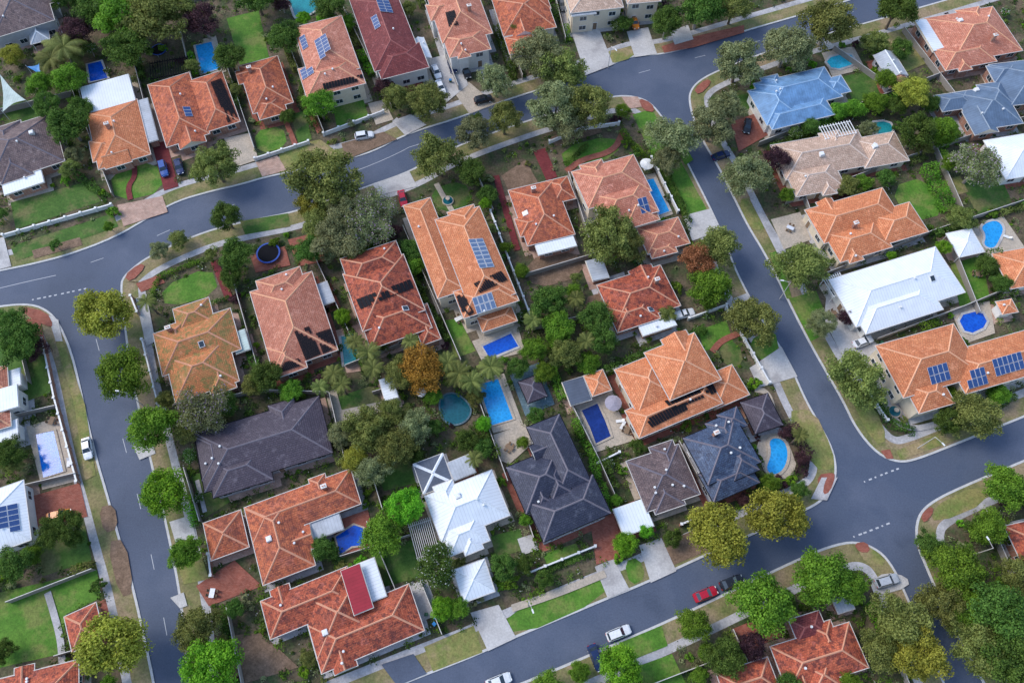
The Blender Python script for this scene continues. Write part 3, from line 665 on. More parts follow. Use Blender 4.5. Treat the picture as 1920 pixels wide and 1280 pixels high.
house(HN, "house with blue corrugated metal roof and brick chimney", "bluemetal", [(1420, 160, 1548, 120, 1572, 178), (1408, 172, 1470, 152, 1498, 218), (1432, 212, 1545, 178, 1562, 212), (1540, 150, 1580, 140, 1592, 172)], 3.4, 26, wall="render", ex=[("ch", 1483, 138)], vents=3, bays=1)
house(HN, "large house with beige tiled hip roof", "beige", [(1450, 275, 1610, 240, 1635, 305), (1470, 318, 1560, 298, 1585, 350), (1600, 262, 1680, 245, 1700, 300)], wall="cream", ex=[("ac", 1640, 275), ("ac", 1540, 290)])
house(HN, "house with dark slate-blue metal roof", "steelblue", [(1800, 180, 1882, 152, 1905, 225), (1755, 185, 1810, 165, 1825, 195)], ex=[("ac", 1830, 170)])
house(HN, "house with blue-grey metal hip roof", "steelblue", [(1868, 128, 1950, 102, 1975, 180)])
house(HN, "shed with white metal roof", "whitemetal", [(1858, 270, 1935, 240, 1960, 315)], wall="render")
house(HN, "small shed with pale metal roof", "greymetal", [(1640, 105, 1675, 95, 1700, 140, D_(t="g")), (1655, 145, 1692, 132, 1705, 155, D_(m="salmon"))], 2.7, wall="greywall")
house(HN, "large cream house with orange tiled hip roof", "orange", [(1512, 395, 1655, 350, 1690, 412), (1545, 438, 1640, 408, 1672, 462), (1625, 402, 1708, 378, 1738, 435)], 3.5, wall="cream", ex=[("ch", 1600, 425)])
house(HN, "modern house with white metal hip roof", "whitemetal", [(1560, 527, 1755, 458, 1803, 545), (1590, 565, 1730, 516, 1765, 578)], 3.4, 20, wall="render", ex=[("sk", 1748, 522)])
house("two_storey_house", "two storey cream house with orange tiles and solar panels", "orange", [(1650, 652, 1790, 600, 1835, 698), (1780, 665, 1935, 610, 1962, 688, D_(e=5.5)), (1700, 722, 1765, 700, 1785, 755, D_(e=5.3))], 5.6, 23, wall="cream", ex=[("sp", 1760, 700, 4, 2), ("sp", 1830, 708, 4, 2), ("sp", 1890, 682, 6, 2)], bays=0)
house(HN, "house with bright orange tiled roof", "orange", [(1868, 480, 1930, 458, 1955, 525), (1868, 568, 1895, 558, 1908, 582)], wall="render", bays=1)
house("two_storey_house", "cream house with salmon tiled hip roof", "salmon", [(1078, 325, 1190, 285, 1215, 355), (1105, 365, 1205, 335, 1235, 395), (1145, 375, 1210, 358, 1238, 412, D_(e=4.4))], 5, wall="cream", ex=[("sp", 1207, 385, 2, 2)])
house("carport", "carport with salmon tiled hip roof", "salmon", [(1195, 428, 1272, 406, 1292, 455), (1215, 462, 1262, 448, 1268, 472)], 2.7, 16, cat="carport")
house(HN, "old house with mottled rust tiled roof and metal lean-to", "rust", [(955, 358, 1040, 335, 1076, 438), (1025, 340, 1065, 330, 1078, 372), (1000, 448, 1070, 428, 1080, 460, D_(m="whitemetal", t="f", e=2.7))], ex=[("ch", 1000, 360), ("sk", 985, 400)], bays=1)
house("two_storey_house", "long two storey cream house with orange tiles and solar arrays", "orange", [(815, 412, 898, 388, 968, 550), (750, 388, 800, 372, 880, 540, D_(e=5.6)), (848, 548, 950, 515, 975, 562, D_(e=5.8)), (895, 592, 960, 572, 968, 602, D_(e=3.2)), (835, 398, 885, 385, 915, 440, D_(e=6.1))], 6.2, 22, wall="cream", ex=[("spg", 902, 475, 7, 2), ("sp", 850, 528, 6, 2), ("spg", 908, 568, 4, 2), ("mq", 850, 560, 868, 548, 892, 592, 876, 604), ("mq", 888, 532, 940, 508, 952, 525, 900, 550)], bays=0)
house("two_storey_house", "large house with mottled red tiled roof and black pool heating", "red", [(645, 515, 757, 475, 795, 580), (640, 488, 742, 448, 762, 505, D_(e=5.1)), (668, 585, 780, 545, 812, 612, D_(e=4.3)), (765, 580, 800, 570, 828, 635, D_(e=3.6))], 5, 26, ex=[("mq", 668, 562, 770, 524, 777, 540, 676, 580), ("sk", 760, 578), ("sk", 712, 592)], bays=0)
house(HN, "house with worn salmon tiled roof and black heating mats", "salmon", [(470, 548, 585, 508, 632, 655), (478, 528, 560, 500, 580, 550), (500, 650, 560, 632, 575, 690)], 3.6, 24, ex=[("mq", 552, 622, 580, 612, 602, 664, 574, 676), ("mq", 518, 684, 560, 672, 570, 684, 524, 700), ("mq", 592, 625, 620, 616, 632, 652, 606, 664)], bays=0)
house(HN, "old house with mossy orange tiled roof", "moss", [(285, 625, 430, 580, 455, 655), (312, 665, 430, 632, 446, 718), (322, 578, 390, 560, 405, 605), (432, 625, 458, 618, 470, 655, D_(m="palegreen", t="f", e=2.7))], 3.2, ex=[("sk", 378, 645), ("ac", 420, 590), ("ch", 320, 620)])
house(HN, "large modern house with dark umber tiled roof", "umber", [(365, 812, 598, 742, 624, 848), (385, 862, 495, 830, 515, 898), (360, 820, 420, 800, 445, 880)], 3.2, 20, wall="greywall", ex=[("ac", 400, 800)], vents=4, bays=1)
house(HN, "old house with mottled rust tiled hip roof", "rust", [(455, 950, 655, 882, 680, 945), (458, 952, 553, 920, 592, 1060), (568, 985, 635, 962, 645, 992, D_(m="greymetal", t="f", e=2.6))], 3, ex=[("ch", 610, 915), ("ac", 505, 1010)], vents=3)
house("garage", "brick garage with rust tiled roof", "rust", [(380, 980, 450, 957, 468, 1025)], 2.8, cat="garage", vents=0)
house(HN, "old house with mottled red tiled roof and metal extension", "red", [(485, 1125, 648, 1066, 675, 1132), (578, 1165, 770, 1100, 796, 1188), (562, 1110, 682, 1070, 716, 1190), (672, 1056, 704, 1044, 722, 1118, D_(m="whitemetal", t="s", p=3, e=3.6)), (637, 1070, 672, 1058, 702, 1138, D_(m="redmetal", t="s", p=3, e=5.0))], 3, ex=[("ac", 610, 1185)], vents=3, bays=2)
house(HN, "cottage with white metal hip roof and veranda", "whitemetal", [(797, 930, 922, 880, 955, 965), (825, 985, 900, 960, 918, 1015), (860, 1000, 895, 990, 905, 1030)], 3.3, 27, wall="render", ex=[("ac", 858, 930)], bays=1)
house("carport", "white pyramid roofed carport", "whitemetal", [(850, 1068, 908, 1048, 928, 1108)], 2.7, 26, wall="render", cat="carport", vents=0, open_sides=True)
house("two_storey_house", "two storey house with charcoal slate hip roof", "slate", [(985, 800, 1048, 778, 1112, 905), (950, 872, 1050, 838, 1085, 925, D_(e=5.8)), (985, 935, 1115, 895, 1148, 968, D_(e=5.9)), (1010, 880, 1050, 868, 1075, 925, D_(e=6.5))], 6.2, 30, wall="greywall", vents=1)
house(HN, "house with dark brown tiled hip roof and white vents", "brown", [(1175, 865, 1272, 832, 1312, 925), (1195, 880, 1250, 862, 1285, 945, D_(e=2.9))], 3, 20, ex=[("sk", 1250, 850)], vents=6, bays=1)
house("carport", "flat white metal carport", "whitemetal", [(1150, 955, 1205, 935, 1225, 985, D_(t="s", p=3))], 2.6, cat="carport", vents=0, open_sides=True)
house("two_storey_house", "two storey house with dark blue slate roof", "slateblue", [(1282, 822, 1378, 778, 1425, 865), (1312, 885, 1400, 852, 1422, 908, D_(e=4)), (1345, 775, 1385, 762, 1400, 800, D_(e=4.8))], 5, 26, wall="greywall", ex=[("ch", 1340, 815)], vents=4)
house("two_storey_house", "large two storey house with bright orange tiled roofs", "orange", [(1210, 662, 1302, 622, 1350, 710), (1155, 692, 1235, 660, 1275, 745, D_(e=4.6)), (1175, 768, 1330, 705, 1352, 757, D_(e=4.4)), (1318, 705, 1378, 682, 1400, 742, D_(e=3.6))], 6.2, 24, wall="cream", ex=[("mq", 1208, 784, 1282, 750, 1290, 768, 1222, 802), ("mq", 1245, 752, 1335, 716, 1345, 735, 1262, 770)], vents=1, bays=1)
house("garage", "small garage with orange tiled roof", "orange", [(1095, 705, 1130, 692, 1146, 730)], 2.7, cat="garage", vents=0)
house("shed", "low shed with dark metal roof", "darkmetal", [(1055, 718, 1093, 705, 1108, 748, D_(t="s", p=3))], 2.5, cat="shed", vents=0)
house("garage", "garage with dark maroon-brown tiled roof", "umber", [(1390, 755, 1440, 735, 1466, 795)], 2.8, cat="garage", vents=0)
house(HN, "old house with mottled red-brown tiled roof", "red", [(1125, 537, 1240, 492, 1270, 570), (1140, 575, 1220, 550, 1235, 598), (1195, 605, 1258, 585, 1268, 610, D_(m="whitemetal", t="f", e=2.6))], 3, 24, ex=[("sk", 1220, 580), ("ch", 1230, 530)], vents=3)
house("gazebo", "poolside gazebo with dark pyramid roof", "umber", [(972, 716, 1008, 702, 1026, 742)], 2.6, 24, cat="gazebo", vents=0, open_sides=True)
house("gazebo", "white pyramid roofed garden gazebo", "whitemetal", [(1778, 440, 1822, 425, 1842, 470)], 2.6, 20, cat="gazebo", vents=0, open_sides=True)
house("gazebo", "small white roofed garden shelter", "whitemetal", [(710, 712, 735, 706, 748, 745, D_(t="f"))], 2.5, cat="gazebo", vents=0, open_sides=True)
house("gazebo", "pale glass-roofed garden pavilion", "greymetal", [(50, 45, 85, 38, 95, 75)], 2.6, 35, cat="gazebo", vents=0, open_sides=True)
house(HN, "white rendered multi-part house with small terracotta roofs", "salmon", [(-60, 700, 8, 690, 22, 735), (-50, 740, 30, 725, 38, 765, D_(m="whitemetal", t="f", e=4.6)), (-40, 775, 15, 765, 24, 800), (-30, 800, 30, 790, 38, 822, D_(m="whitemetal", t="f", e=3.2)), (12, 695, 35, 692, 42, 722, D_(m="whitemetal", t="f", e=3.4))], 4, wall="render", bays=0)
house(HN, "house with white metal roof and solar panels", "whitemetal", [(-60, 930, 38, 908, 66, 1015)], 4, 22, wall="render", ex=[("sp", 5, 975, 5, 3)])
house("shed", "brick shed with dark red tiled roof", "red", [(118, 1155, 178, 1132, 198, 1195)], 2.6, cat="shed", vents=0)
house(HN, "house with weathered red tiled roof", "red", [(-20, 1270, 140, 1245, 155, 1320)], 3)
house(HN, "house with red tiled roof and pale lean-to", "red", [(1445, 1212, 1592, 1165, 1628, 1250), (1345, 1262, 1440, 1230, 1460, 1290), (1482, 1158, 1540, 1145, 1550, 1190, D_(m="maroon")), (1500, 1240, 1560, 1222, 1580, 1290)], 3, ex=[("ac", 1500, 1255)], vents=3)
house(HN, "house with orange-red tiled roof behind trees", "red", [(1890, 990, 1950, 965, 1985, 1055)], 3)
house(HN, "grey roofed two storey house at the garden edge", "brown", [(-40, -5, 75, -30, 110, 40)], 5, wall="greywall")
house("shed", "flat roofed pool shed", "greymetal", [(1098, 490, 1128, 483, 1142, 520, D_(t="s", p=3))], 2.4, cat="shed", vents=0)
house("shed", "dark flat roofed garden patio", "greymetal", [(838, 868, 878, 852, 892, 885, D_(t="f"))], 2.8, cat="shed", vents=0, open_sides=True)
house("carport", "grey carport roof with crossed white ridge beams", "darkmetal", [(775, 870, 830, 850, 850, 905, D_(p=6, cw=.3))], 2.9, cat="carport", vents=0, open_sides=True)
house("shed", "small pale roofed shed by the street", "greymetal", [(1560, 1122, 1590, 1112, 1602, 1140, D_(t="s", p=3))], 2.4, cat="shed", vents=0)
house("shed", "garden shed with grey roof", "greymetal", [(590, 535, 612, 528, 628, 565, D_(t="s", p=3))], 2.4, cat="shed", vents=0)

# ---------- pergolas ----------
def pergola(px, py, L, W, ang, label, mat="white", h=2.6, n=12):
    r = obj("pergola", None, loc=P(px, py, h)-Vector((0, 0, h-G)), rot=math.radians(ang), label=label, cat="pergola")
    for i in range(n):
        b = B(); b.box((0, 0, 0), (.12, W, .15), 0); obj("slat", b.make("slat", [mat]), r, (-L/2+L*i/(n-1), 0, h+.15))
    for s in (-1, 1):
        b = B(); b.box((0, 0, 0), (L+.4, .12, .18), 0); obj("beam", b.make("beam", [mat]), r, (0, s*W*.42, h-.02))
        for t in (-1, 1):
            b = B(); b.box((0, 0, h/2-.06), (.14, .14, h-.12), 0); obj("post", b.make("post", [mat]), r, (t*L*.46, s*W*.42, 0))
pergola(1570, 245, 7.5, 4, 14, "white slatted pergola on a tiled house", h=3.6)
pergola(318, 128, 9, 6, 14, "dark timber pergola over paving", "black", n=16)
pergola(795, 1010, 4, 7, 18, "grey slatted pergola beside cottage", "gutterm", n=12)
pergola(1568, 535, 4, 5, 20, "white slatted pergola beside white roofed house", n=9)

# ---------- pools ----------
def pool(px, w, label, sm=0, cop="concrete", cw=.45):
    if sm: px = chaikin(px, sm)
    pts = ccw([tuple(P(u, v, G)[:2]) for u, v in px]); n = len(pts)
    c = Vector((sum(p[0] for p in pts)/n, sum(p[1] for p in pts)/n, G))
    r = obj("swimming_pool", None, loc=c, label=label, cat="swimming pool")
    loc = [(p[0]-c.x, p[1]-c.y) for p in pts]
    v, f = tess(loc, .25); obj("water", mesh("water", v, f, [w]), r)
    N = normals(loc); b = B()
    for i in range(n):
        j = (i+1) % n; a = Vector(loc[i]); d = Vector(loc[j]); ai = a-N[i]*cw*1.2; di = d-N[j]*cw*1.2; a2 = a+N[i]*.02; d2 = d+N[j]*.02
        b.face([(*ai, .3), (*di, .3), (*d2, .3), (*a2, .3)]); b.face([(*ai, 0), (*di, 0), (*di, .3), (*ai, .3)]); b.face([(*a2, .3), (*d2, .3), (*d2, .2), (*a2, .2)])
    obj("coping", b.make("coping", [cop]), r); addobs(pts)
pool([(367, 87), (397, 80), (413, 130), (379, 140)], "w_sky", "bright blue rectangular pool")
pool([(165, 122), (190, 116), (203, 148), (170, 155)], "w_royal", "small deep blue pool in garden")
pool([(538, -5), (600, -20), (608, 8), (580, 30), (555, 38), (548, 15)], "w_teal", "teal curved pool beside trees", 2)
pool([(1545, 112), (1592, 100), (1606, 120), (1562, 134)], "w_cyan", "turquoise pool behind blue roofed house", 1)
pool([(1628, 232), (1665, 228), (1678, 248), (1640, 256)], "w_teal", "teal pool among garden trees", 1)
pool([(1208, 340), (1225, 336), (1255, 397), (1236, 404)], "w_sky", "long narrow bright blue lap pool")
pool([(1836, 425), (1866, 412), (1882, 428), (1872, 452), (1862, 468), (1842, 462), (1848, 442)], "w_sky", "kidney shaped bright blue pool", 2)
pool([(1793, 594), (1838, 582), (1853, 610), (1812, 630)], "w_royal", "deep blue pool beside paving", 1)
pool([(905, 650), (958, 626), (972, 650), (918, 672)], "w_royal", "deep blue pool below cream house")
pool([(898, 722), (934, 711), (962, 786), (922, 798)], "w_sky", "bright blue rectangular pool with stone coping", cop="sandpave")
pool([(1090, 770), (1120, 757), (1135, 790), (1145, 818), (1117, 832), (1105, 800)], "w_navy", "navy blue rectangular pool", cop="sandpave")
pool([(1440, 822), (1468, 822), (1478, 850), (1470, 880), (1450, 892), (1434, 880), (1446, 852)], "w_sky", "kidney shaped bright blue pool", 2, "sandpave")
pool([(630, 1006), (664, 984), (682, 990), (682, 1022), (660, 1024), (638, 1040)], "w_royal", "deep blue angular pool behind rust roofed house", 0, "sandpave", .3)
pool([(68, 815), (102, 808), (120, 884), (82, 896)], "w_blue", "bright blue rectangular pool with sandstone surround", cop="sandpave")
pool([(640, 632), (664, 626), (674, 678), (646, 686)], "w_teal", "dark teal pool in shaded garden")
pool([(825, 745), (850, 736), (872, 750), (885, 770), (872, 792), (845, 798), (826, 780)], "w_dteal", "dark teal rounded pool under trees", 2, "bluepave", .25)

# ---------- vegetation helpers ----------
def leaves_mesh(name, ctr, nrm, size, tone, mat):
    n = len(ctr)
    r = rng.normal(size=(n, 3)); t = np.cross(nrm, r); t /= np.linalg.norm(t, axis=1)[:, None]+1e-9
    bt = np.cross(nrm, t)
    s = size[:, None]
    v = np.stack([ctr-t*s*.5-bt*s*.28, ctr+t*s*.1-bt*s*.5, ctr+t*s*.5+bt*s*.28, ctr-t*s*.1+bt*s*.5], 1).reshape(-1, 3)
    me = bpy.data.meshes.new(name); me.vertices.add(4*n); me.vertices.foreach_set("co", v.ravel())
    me.loops.add(4*n); me.loops.foreach_set("vertex_index", np.arange(4*n)); me.polygons.add(n)
    me.polygons.foreach_set("loop_start", np.arange(0, 4*n, 4)); me.materials.append(MATS[mat])
    a = me.attributes.new("tone", 'FLOAT', 'FACE'); a.data.foreach_set("value", tone.astype(np.float32))
    me.update(calc_edges=True); return me
def hedge(px, wd, h, mat="l_dark", label="clipped dark green garden hedge", world=None):
    w = world or [tuple(P(u, v)[:2]) for u, v in px]
    w = resample(w, .5, False); N = normals(w, False); o = Vector((w[0][0], w[0][1], G))
    n = int(len(w)*.5*(wd+2*h)*28); W = np.array(w); NN = np.array([tuple(x) for x in N])
    i = rng.integers(0, len(w), n); s = rng.uniform(-1, 1, n); side = rng.uniform(size=n) < (2*h)/(wd+2*h)
    hh = h*(1+.18*np.sin(i*.45+1)+.12*np.sin(i*1.3)); ww = wd*(1+.2*np.sin(i*.7))
    sx = np.where(side, np.sign(s)*rng.uniform(.8, 1.08, n), s)*ww/2; z = np.where(side, rng.uniform(0, 1, n), rng.uniform(.85, 1.08, n))*hh
    ctr = np.zeros((n, 3)); ctr[:, :2] = W[i]+NN[i]*sx[:, None]+rng.normal(size=(n, 2))*.15-np.array(o[:2]); ctr[:, 2] = z
    nr = np.zeros((n, 3)); nr[:, :2] = NN[i]*(np.sign(s)*side)[:, None]; nr[:, 2] = ~side; nr += rng.normal(size=(n, 3))*.6; nr /= np.linalg.norm(nr, axis=1)[:, None]
    tone = np.clip(.45+.22*np.sin(i*.6)+rng.normal(size=n)*.18, 0, .85)
    obj("hedge", leaves_mesh("hedge", ctr, nr, rng.uniform(.18, .34, n), tone, mat), loc=o, label=label, cat="hedge")

# ---------- fences ----------
def fence(px, kind, label, h=None):
    w = [P(u, v) for u, v in px]; o = w[0]
    th = dict(t=.07, w=.22, b=.25)[kind]; h = h or dict(t=1.7, w=1.1, b=1.4)[kind]; mt = dict(t="greyfence", w="render", b="brickwall")[kind]
    b = B()
    for i in range(len(w)-1):
        a, c = w[i]-o, w[i+1]-o; d = c-a; m = (a+c)/2; an = math.atan2(d.y, d.x)
        b.box((m.x, m.y, h/2), (d.length, th, h), 0, an); b.box((m.x, m.y, h+.03), (d.length, th+.06, .06), 1, an)
    nm = {"t": "boundary_fence", "w": "garden_wall", "b": "brick_wall"}[kind]
    if kind == "t":
        obj(nm, b.make(nm, [mt, "gutterm"]), loc=o, label=label, cat="fence")
        for i in range(len(w)-1):
            d = (w[i+1]-w[i]); L = d.length; d.normalize(); nn = Vector((-d.y, d.x, 0))
            s = 0
            while s < L-3:
                seg = U(4, 10); e = min(L, s+seg); side = random.choice((-1, 1))*U(.8, 1.1)
                if R() < .7:
                    a = w[i]+d*s+nn*side; c = w[i]+d*e+nn*side
                    if not blocked((a.x+c.x)/2, (a.y+c.y)/2) and not blocked(a.x, a.y) and not blocked(c.x, c.y):
                        mt2, lb2 = random.choice([("l_dark", "dense dark green planting along a fence"), ("l_green", "leafy green planting along a fence"), ("l_olive", "olive green planting along a fence"), ("l_bright", "bright green planting along a fence"), ("l_flower", "white flowering planting along a fence")])
                        hedge(None, U(.9, 1.8), U(.9, 2.2), mt2, lb2, [tuple(a[:2]), tuple(c[:2])])
                s = e+U(.3, 3)
    else:
        r = obj(nm, None, loc=o, label=label, cat="wall"); obj("wall", b.make("wall", [mt, "white"]), r)
        pb = B(); pb.box((0, 0, h/2+.1), (.4, .4, h+.2), 0); pb.box((0, 0, h+.25), (.5, .5, .1), 1); pm = pb.make("pillar", [mt, "white"])
        for i in range(len(w)-1):
            n = max(1, int((w[i+1]-w[i]).length/3.2))
            for k in range(n+(i == len(w)-2)): obj("pillar", pm, r, w[i].lerp(w[i+1], k/n)-o)
for px in [[(438, 520), (490, 705)], [(590, 480), (662, 640)], [(757, 430), (865, 680)], [(1065, 330), (1112, 480)], [(340, 775), (480, 735)], [(620, 740), (650, 870)], [(875, 690), (952, 905)], [(1060, 740), (1122, 865)], [(1122, 865), (1160, 950)],
  [(480, 735), (620, 740)], [(690, 860), (720, 960)], [(640, 1045), (770, 1005)], [(965, 905), (1000, 1010)], [(1270, 830), (1340, 960)], [(985, 520), (1120, 480)], [(1000, 620), (1120, 590)], [(1060, 735), (1165, 690)], [(350, 880), (380, 980)],
  [(135, 160), (215, 370)], [(255, 120), (290, 260)], [(425, 120), (480, 285)], [(545, 95), (610, 255)], [(645, 20), (735, 205)], [(790, -10), (860, 170)], [(915, -20), (980, 150)], [(1035, -20), (1060, 80)], [(0, 215), (140, 180)],
  [(1420, 275), (1600, 205), (1800, 130)], [(1470, 385), (1700, 300), (1920, 225)], [(1500, 360), (1540, 470)], [(1540, 520), (1740, 440), (1920, 380)], [(1640, 640), (1800, 580), (1920, 530)], [(1740, 260), (1800, 400)], [(1560, 95), (1680, 180)], [(1690, 60), (1790, 190)], [(1770, 440), (1830, 590)],
  [(0, 790), (110, 765)], [(0, 925), (150, 890)], [(20, 1130), (180, 1068)], [(110, 1230), (160, 1215)], [(40, 640), (60, 720)], [(1370, 1180), (1420, 1290)], [(1640, 1130), (1700, 1290)], [(1200, 1290), (1330, 1240)], [(1840, 960), (1900, 1100)],
  [(430, 1140), (460, 1290)], [(790, 1090), (830, 1190)], [(120, 60), (160, 200)], [(340, 60), (370, 180)], [(150, 60), (420, -10)], [(880, 300), (925, 400)], [(650, 690), (750, 650)], [(700, 740), (860, 690)], [(690, 980), (745, 1110)]]:
    fence(px, "t", "weathered grey timber boundary fence between gardens")
for px in [[(480, 302), (580, 270)], [(608, 255), (720, 213)], [(10, 445), (212, 388)], [(1360, 580), (1395, 640), (1440, 720)], [(920, 400), (1000, 610)], [(1290, 600), (1360, 575)], [(1120, 870), (1160, 850)], [(1220, 300), (1270, 400)], [(990, 1075), (1115, 1025)], [(270, 640), (300, 760)], [(560, 930), (640, 905)], [(1030, 270), (1090, 245), (1160, 235)], [(1600, 700), (1660, 790)]]:
    fence(px, "w", "low white rendered garden wall with pillars")
for px in [[(85, 640), (108, 750), (150, 905)], [(395, 1040), (400, 1080)], [(1275, 985), (1310, 970)], [(250, 560), (262, 590)]]:
    fence(px, "b", "orange brick street wall with pillars")

# ---------- vehicles ----------
def loft(st):
    b = B(); rings = []
    for x, w, zt, zb in st:
        rings.append([Vector((x, s*a*w, z)) for s, a, z in ((-1, .9, zb), (-1, 1, zb+.12), (-1, 1, zt*.78), (-1, .88, zt), (0, 0, zt+.03), (1, .88, zt), (1, 1, zt*.78), (1, 1, zb+.12), (1, .9, zb))])
    for r0, r1 in zip(rings, rings[1:]):
        for i in range(9): b.face([r0[i], r1[i], r1[(i+1) % 9], r0[(i+1) % 9]])
    b.face(rings[0]); b.face(rings[-1][::-1]); return b
def car_parts(kind):
    k = dict(car=0, suv=.22, ute=.15)[kind]
    b = loft([(-2.25, .68, .72, .38), (-2.15, .82, .92+k*.4, .28), (-1.5, .89, .97+k*.5, .24), (0, .9, .96+k*.5, .24), (1.1, .89, .93+k*.5, .24), (1.9, .84, .80+k*.5, .26), (2.18, .7, .68+k*.4, .34), (2.25, .6, .6+k*.3, .4)])
    zb = .95+k*.5; zt = 1.42+k; x0, x1, t0, t1 = dict(car=(-1.75, 1.0, -1.15, .25), suv=(-2.05, .95, -1.75, .3), ute=(-.6, .95, -.4, .3))[kind]
    wb, wt = .8, .62
    q = [(x0, -wb, zb), (x1, -wb, zb), (x1, wb, zb), (x0, wb, zb), (t0, -wt, zt), (t1, -wt, zt), (t1, wt, zt), (t0, wt, zt)]
    for f in ((0, 1, 5, 4), (1, 2, 6, 5), (2, 3, 7, 6), (3, 0, 4, 7), (4, 5, 6, 7)): b.face([q[i] for i in f])
    if kind == "ute": b.box((-1.45, 0, 1.2), (1.5, 1.55, .12))
    q = [Vector(x) for x in q]
    def pane(ids, nm):
        pts = [q[i] for i in ids]; c = sum(pts, Vector())/4; n = (pts[1]-pts[0]).cross(pts[2]-pts[0]).normalized()
        pts = [c+(p-c)*.9+n*.012 for p in pts]; bb = B(); bb.face(pts); return nm, bb.make(nm, ["glass"])
    return b, [pane((1, 2, 6, 5), "windscreen"), pane((3, 0, 4, 7), "rear_window"), pane((0, 1, 5, 4), "side_window"), pane((2, 3, 7, 6), "side_window")]
wb_ = B(); wb_.tube((0, -.1, 0), (0, .1, 0), .33, .33, 14, 0); wb_.tube((0, -.11, 0), (0, .11, 0), .19, .19, 10, 1); WHEEL = wb_.make("wheel", ["tyre", "alu"])
hb = B(); hb.box((0, 0, 0), (.14, .34, .12)); HL = hb.make("headlight", ["lampw"]); TL = hb.make("tail_light", ["lampr"])
mb = B(); mb.box((0, 0, 0), (.12, .2, .12)); MIR = mb.make("wing_mirror", ["black"])
CP = {k: car_parts(k) for k in ("car", "suv", "ute")}; BODY = {}
def car(x, y, x2, y2, color, kind="car", z=G+.08, road=False):
    if road: z = 0
    p = P(x, y, z+.7); p2 = P(x2, y2, z+.7); a = math.atan2(p2.y-p.y, p2.x-p.x)
    nm = {"darkblue": "dark blue"}.get(color, color)
    r = obj("parked_car", None, loc=(p.x, p.y, z), rot=a, label=f"{nm} {'pickup' if kind == 'ute' else 'four wheel drive' if kind == 'suv' else 'hatchback'} parked on {'the street' if road else 'a driveway'}", cat="car", group="parked cars")
    b, parts = CP[kind]
    if (kind, color) not in BODY: BODY[kind, color] = b.make("body", ["car_"+color])
    obj("body", BODY[kind, color], r)
    for n, m in parts: obj(n, m, r)
    for wx in (-1.4, 1.4):
        for s in (-1, 1): obj("wheel", WHEEL, r, (wx, s*.82, .33))
    for s in (-1, 1):
        obj("headlight", HL, r, (2.16, s*.5, .66)); obj("tail_light", TL, r, (-2.2, s*.58, .78)); obj("wing_mirror", MIR, r, (.75, s*.93, 1.0))
    addobs([(p.x-3, p.y-3), (p.x+3, p.y-3), (p.x+3, p.y+3), (p.x-3, p.y+3)])
car(683, 254, 720, 248, "white", "suv", road=True); car(826, 163, 834, 182, "white"); car(848, 124, 854, 142, "darkblue"); car(818, 134, 825, 150, "white"); car(874, 134, 880, 150, "black"); car(906, 186, 930, 180, "black", "suv")
car(335, 312, 340, 330, "darkblue"); car(306, 316, 311, 334, "blue", "suv"); car(163, 840, 167, 870, "white"); car(1160, 1186, 1200, 1170, "white", "suv", road=True); car(1323, 1113, 1360, 1098, "red", road=True); car(1372, 1091, 1400, 1080, "black", road=True)
car(1663, 1088, 1690, 1080, "silver", "suv"); car(1618, 640, 1650, 628, "white"); car(1283, 588, 1320, 578, "white", "ute"); car(1190, 42, 1196, 60, "orange"); car(1402, 236, 1398, 260, "black"); car(1352, 291, 1380, 282, "darkblue", road=True)
car(110, 965, 140, 958, "orange"); car(935, 1276, 970, 1262, "white", road=True); car(755, 372, 760, 392, "red"); car(1118, 1232, 1126, 1252, "darkblue"); car(1055, 8, 1060, 30, "grey")

# ---------- trees ----------
def unit(n):
    d = rng.normal(size=(n, 3)); return d/np.linalg.norm(d, axis=1)[:, None]
def crown(name, mat, nc=34, nl=6500, leaf=.075, squash=.78, flower=0, rag=.0):
    d = unit(nc*3); d = d[d[:, 2] > -.35][:nc]; nc = len(d)
    rc = rng.uniform(.14, .28, nc); rad = rng.uniform(.40, .80+rag, nc)
    lob = 1+.13*np.sin(np.arctan2(d[:, 1], d[:, 0])*rng.integers(2, 5)+rng.uniform(0, 6))
    cc = d*(rad*lob)[:, None]; cc[:, 2] *= squash
    ctone = rng.uniform(.2, .85, nc)
    pr = rc**2; pr /= pr.sum()
    k = rng.choice(nc, nl, p=pr); dd = unit(nl); dd[:, 2] = np.where(dd[:, 2] < -.2, -dd[:, 2], dd[:, 2])
    sh = rng.uniform(.45, 1.15, nl)
    ctr = cc[k]+dd*(rc[k]*sh)[:, None]*np.array([1, 1, .85])
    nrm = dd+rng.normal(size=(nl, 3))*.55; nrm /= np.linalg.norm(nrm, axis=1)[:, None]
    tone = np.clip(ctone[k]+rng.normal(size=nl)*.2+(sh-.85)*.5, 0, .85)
    if flower: tone = np.where(rng.uniform(size=nl) < flower, 1., tone)
    return leaves_mesh(name, ctr, nrm, leaf*rng.uniform(.6, 1.4, nl), tone, mat)
def trunk_mesh(mat, seed):
    rr = random.Random(seed); b = B()
    p0 = Vector((0, 0, -.01)); p1 = Vector((rr.uniform(-.03, .03), rr.uniform(-.03, .03), .5))
    b.tube(p0, p1, .075, .05, 8)
    for k in range(6):
        a = k*1.05+rr.uniform(-.3, .3); e = p1+Vector((math.cos(a)*rr.uniform(.25, .5), math.sin(a)*rr.uniform(.25, .5), rr.uniform(.35, .7)))
        m = p1.lerp(e, .5)+Vector((0, 0, .04)); b.tube(p1, m, .04, .026, 6); b.tube(m, e, .026, .01, 5)
        b.tube(m, m+Vector((rr.uniform(-.2, .2), rr.uniform(-.2, .2), .3)), .018, .006, 4)
    return b.make("trunk", [mat], True)
TR = [trunk_mesh("bark", 1), trunk_mesh("barkpale", 2), trunk_mesh("bark", 3)]
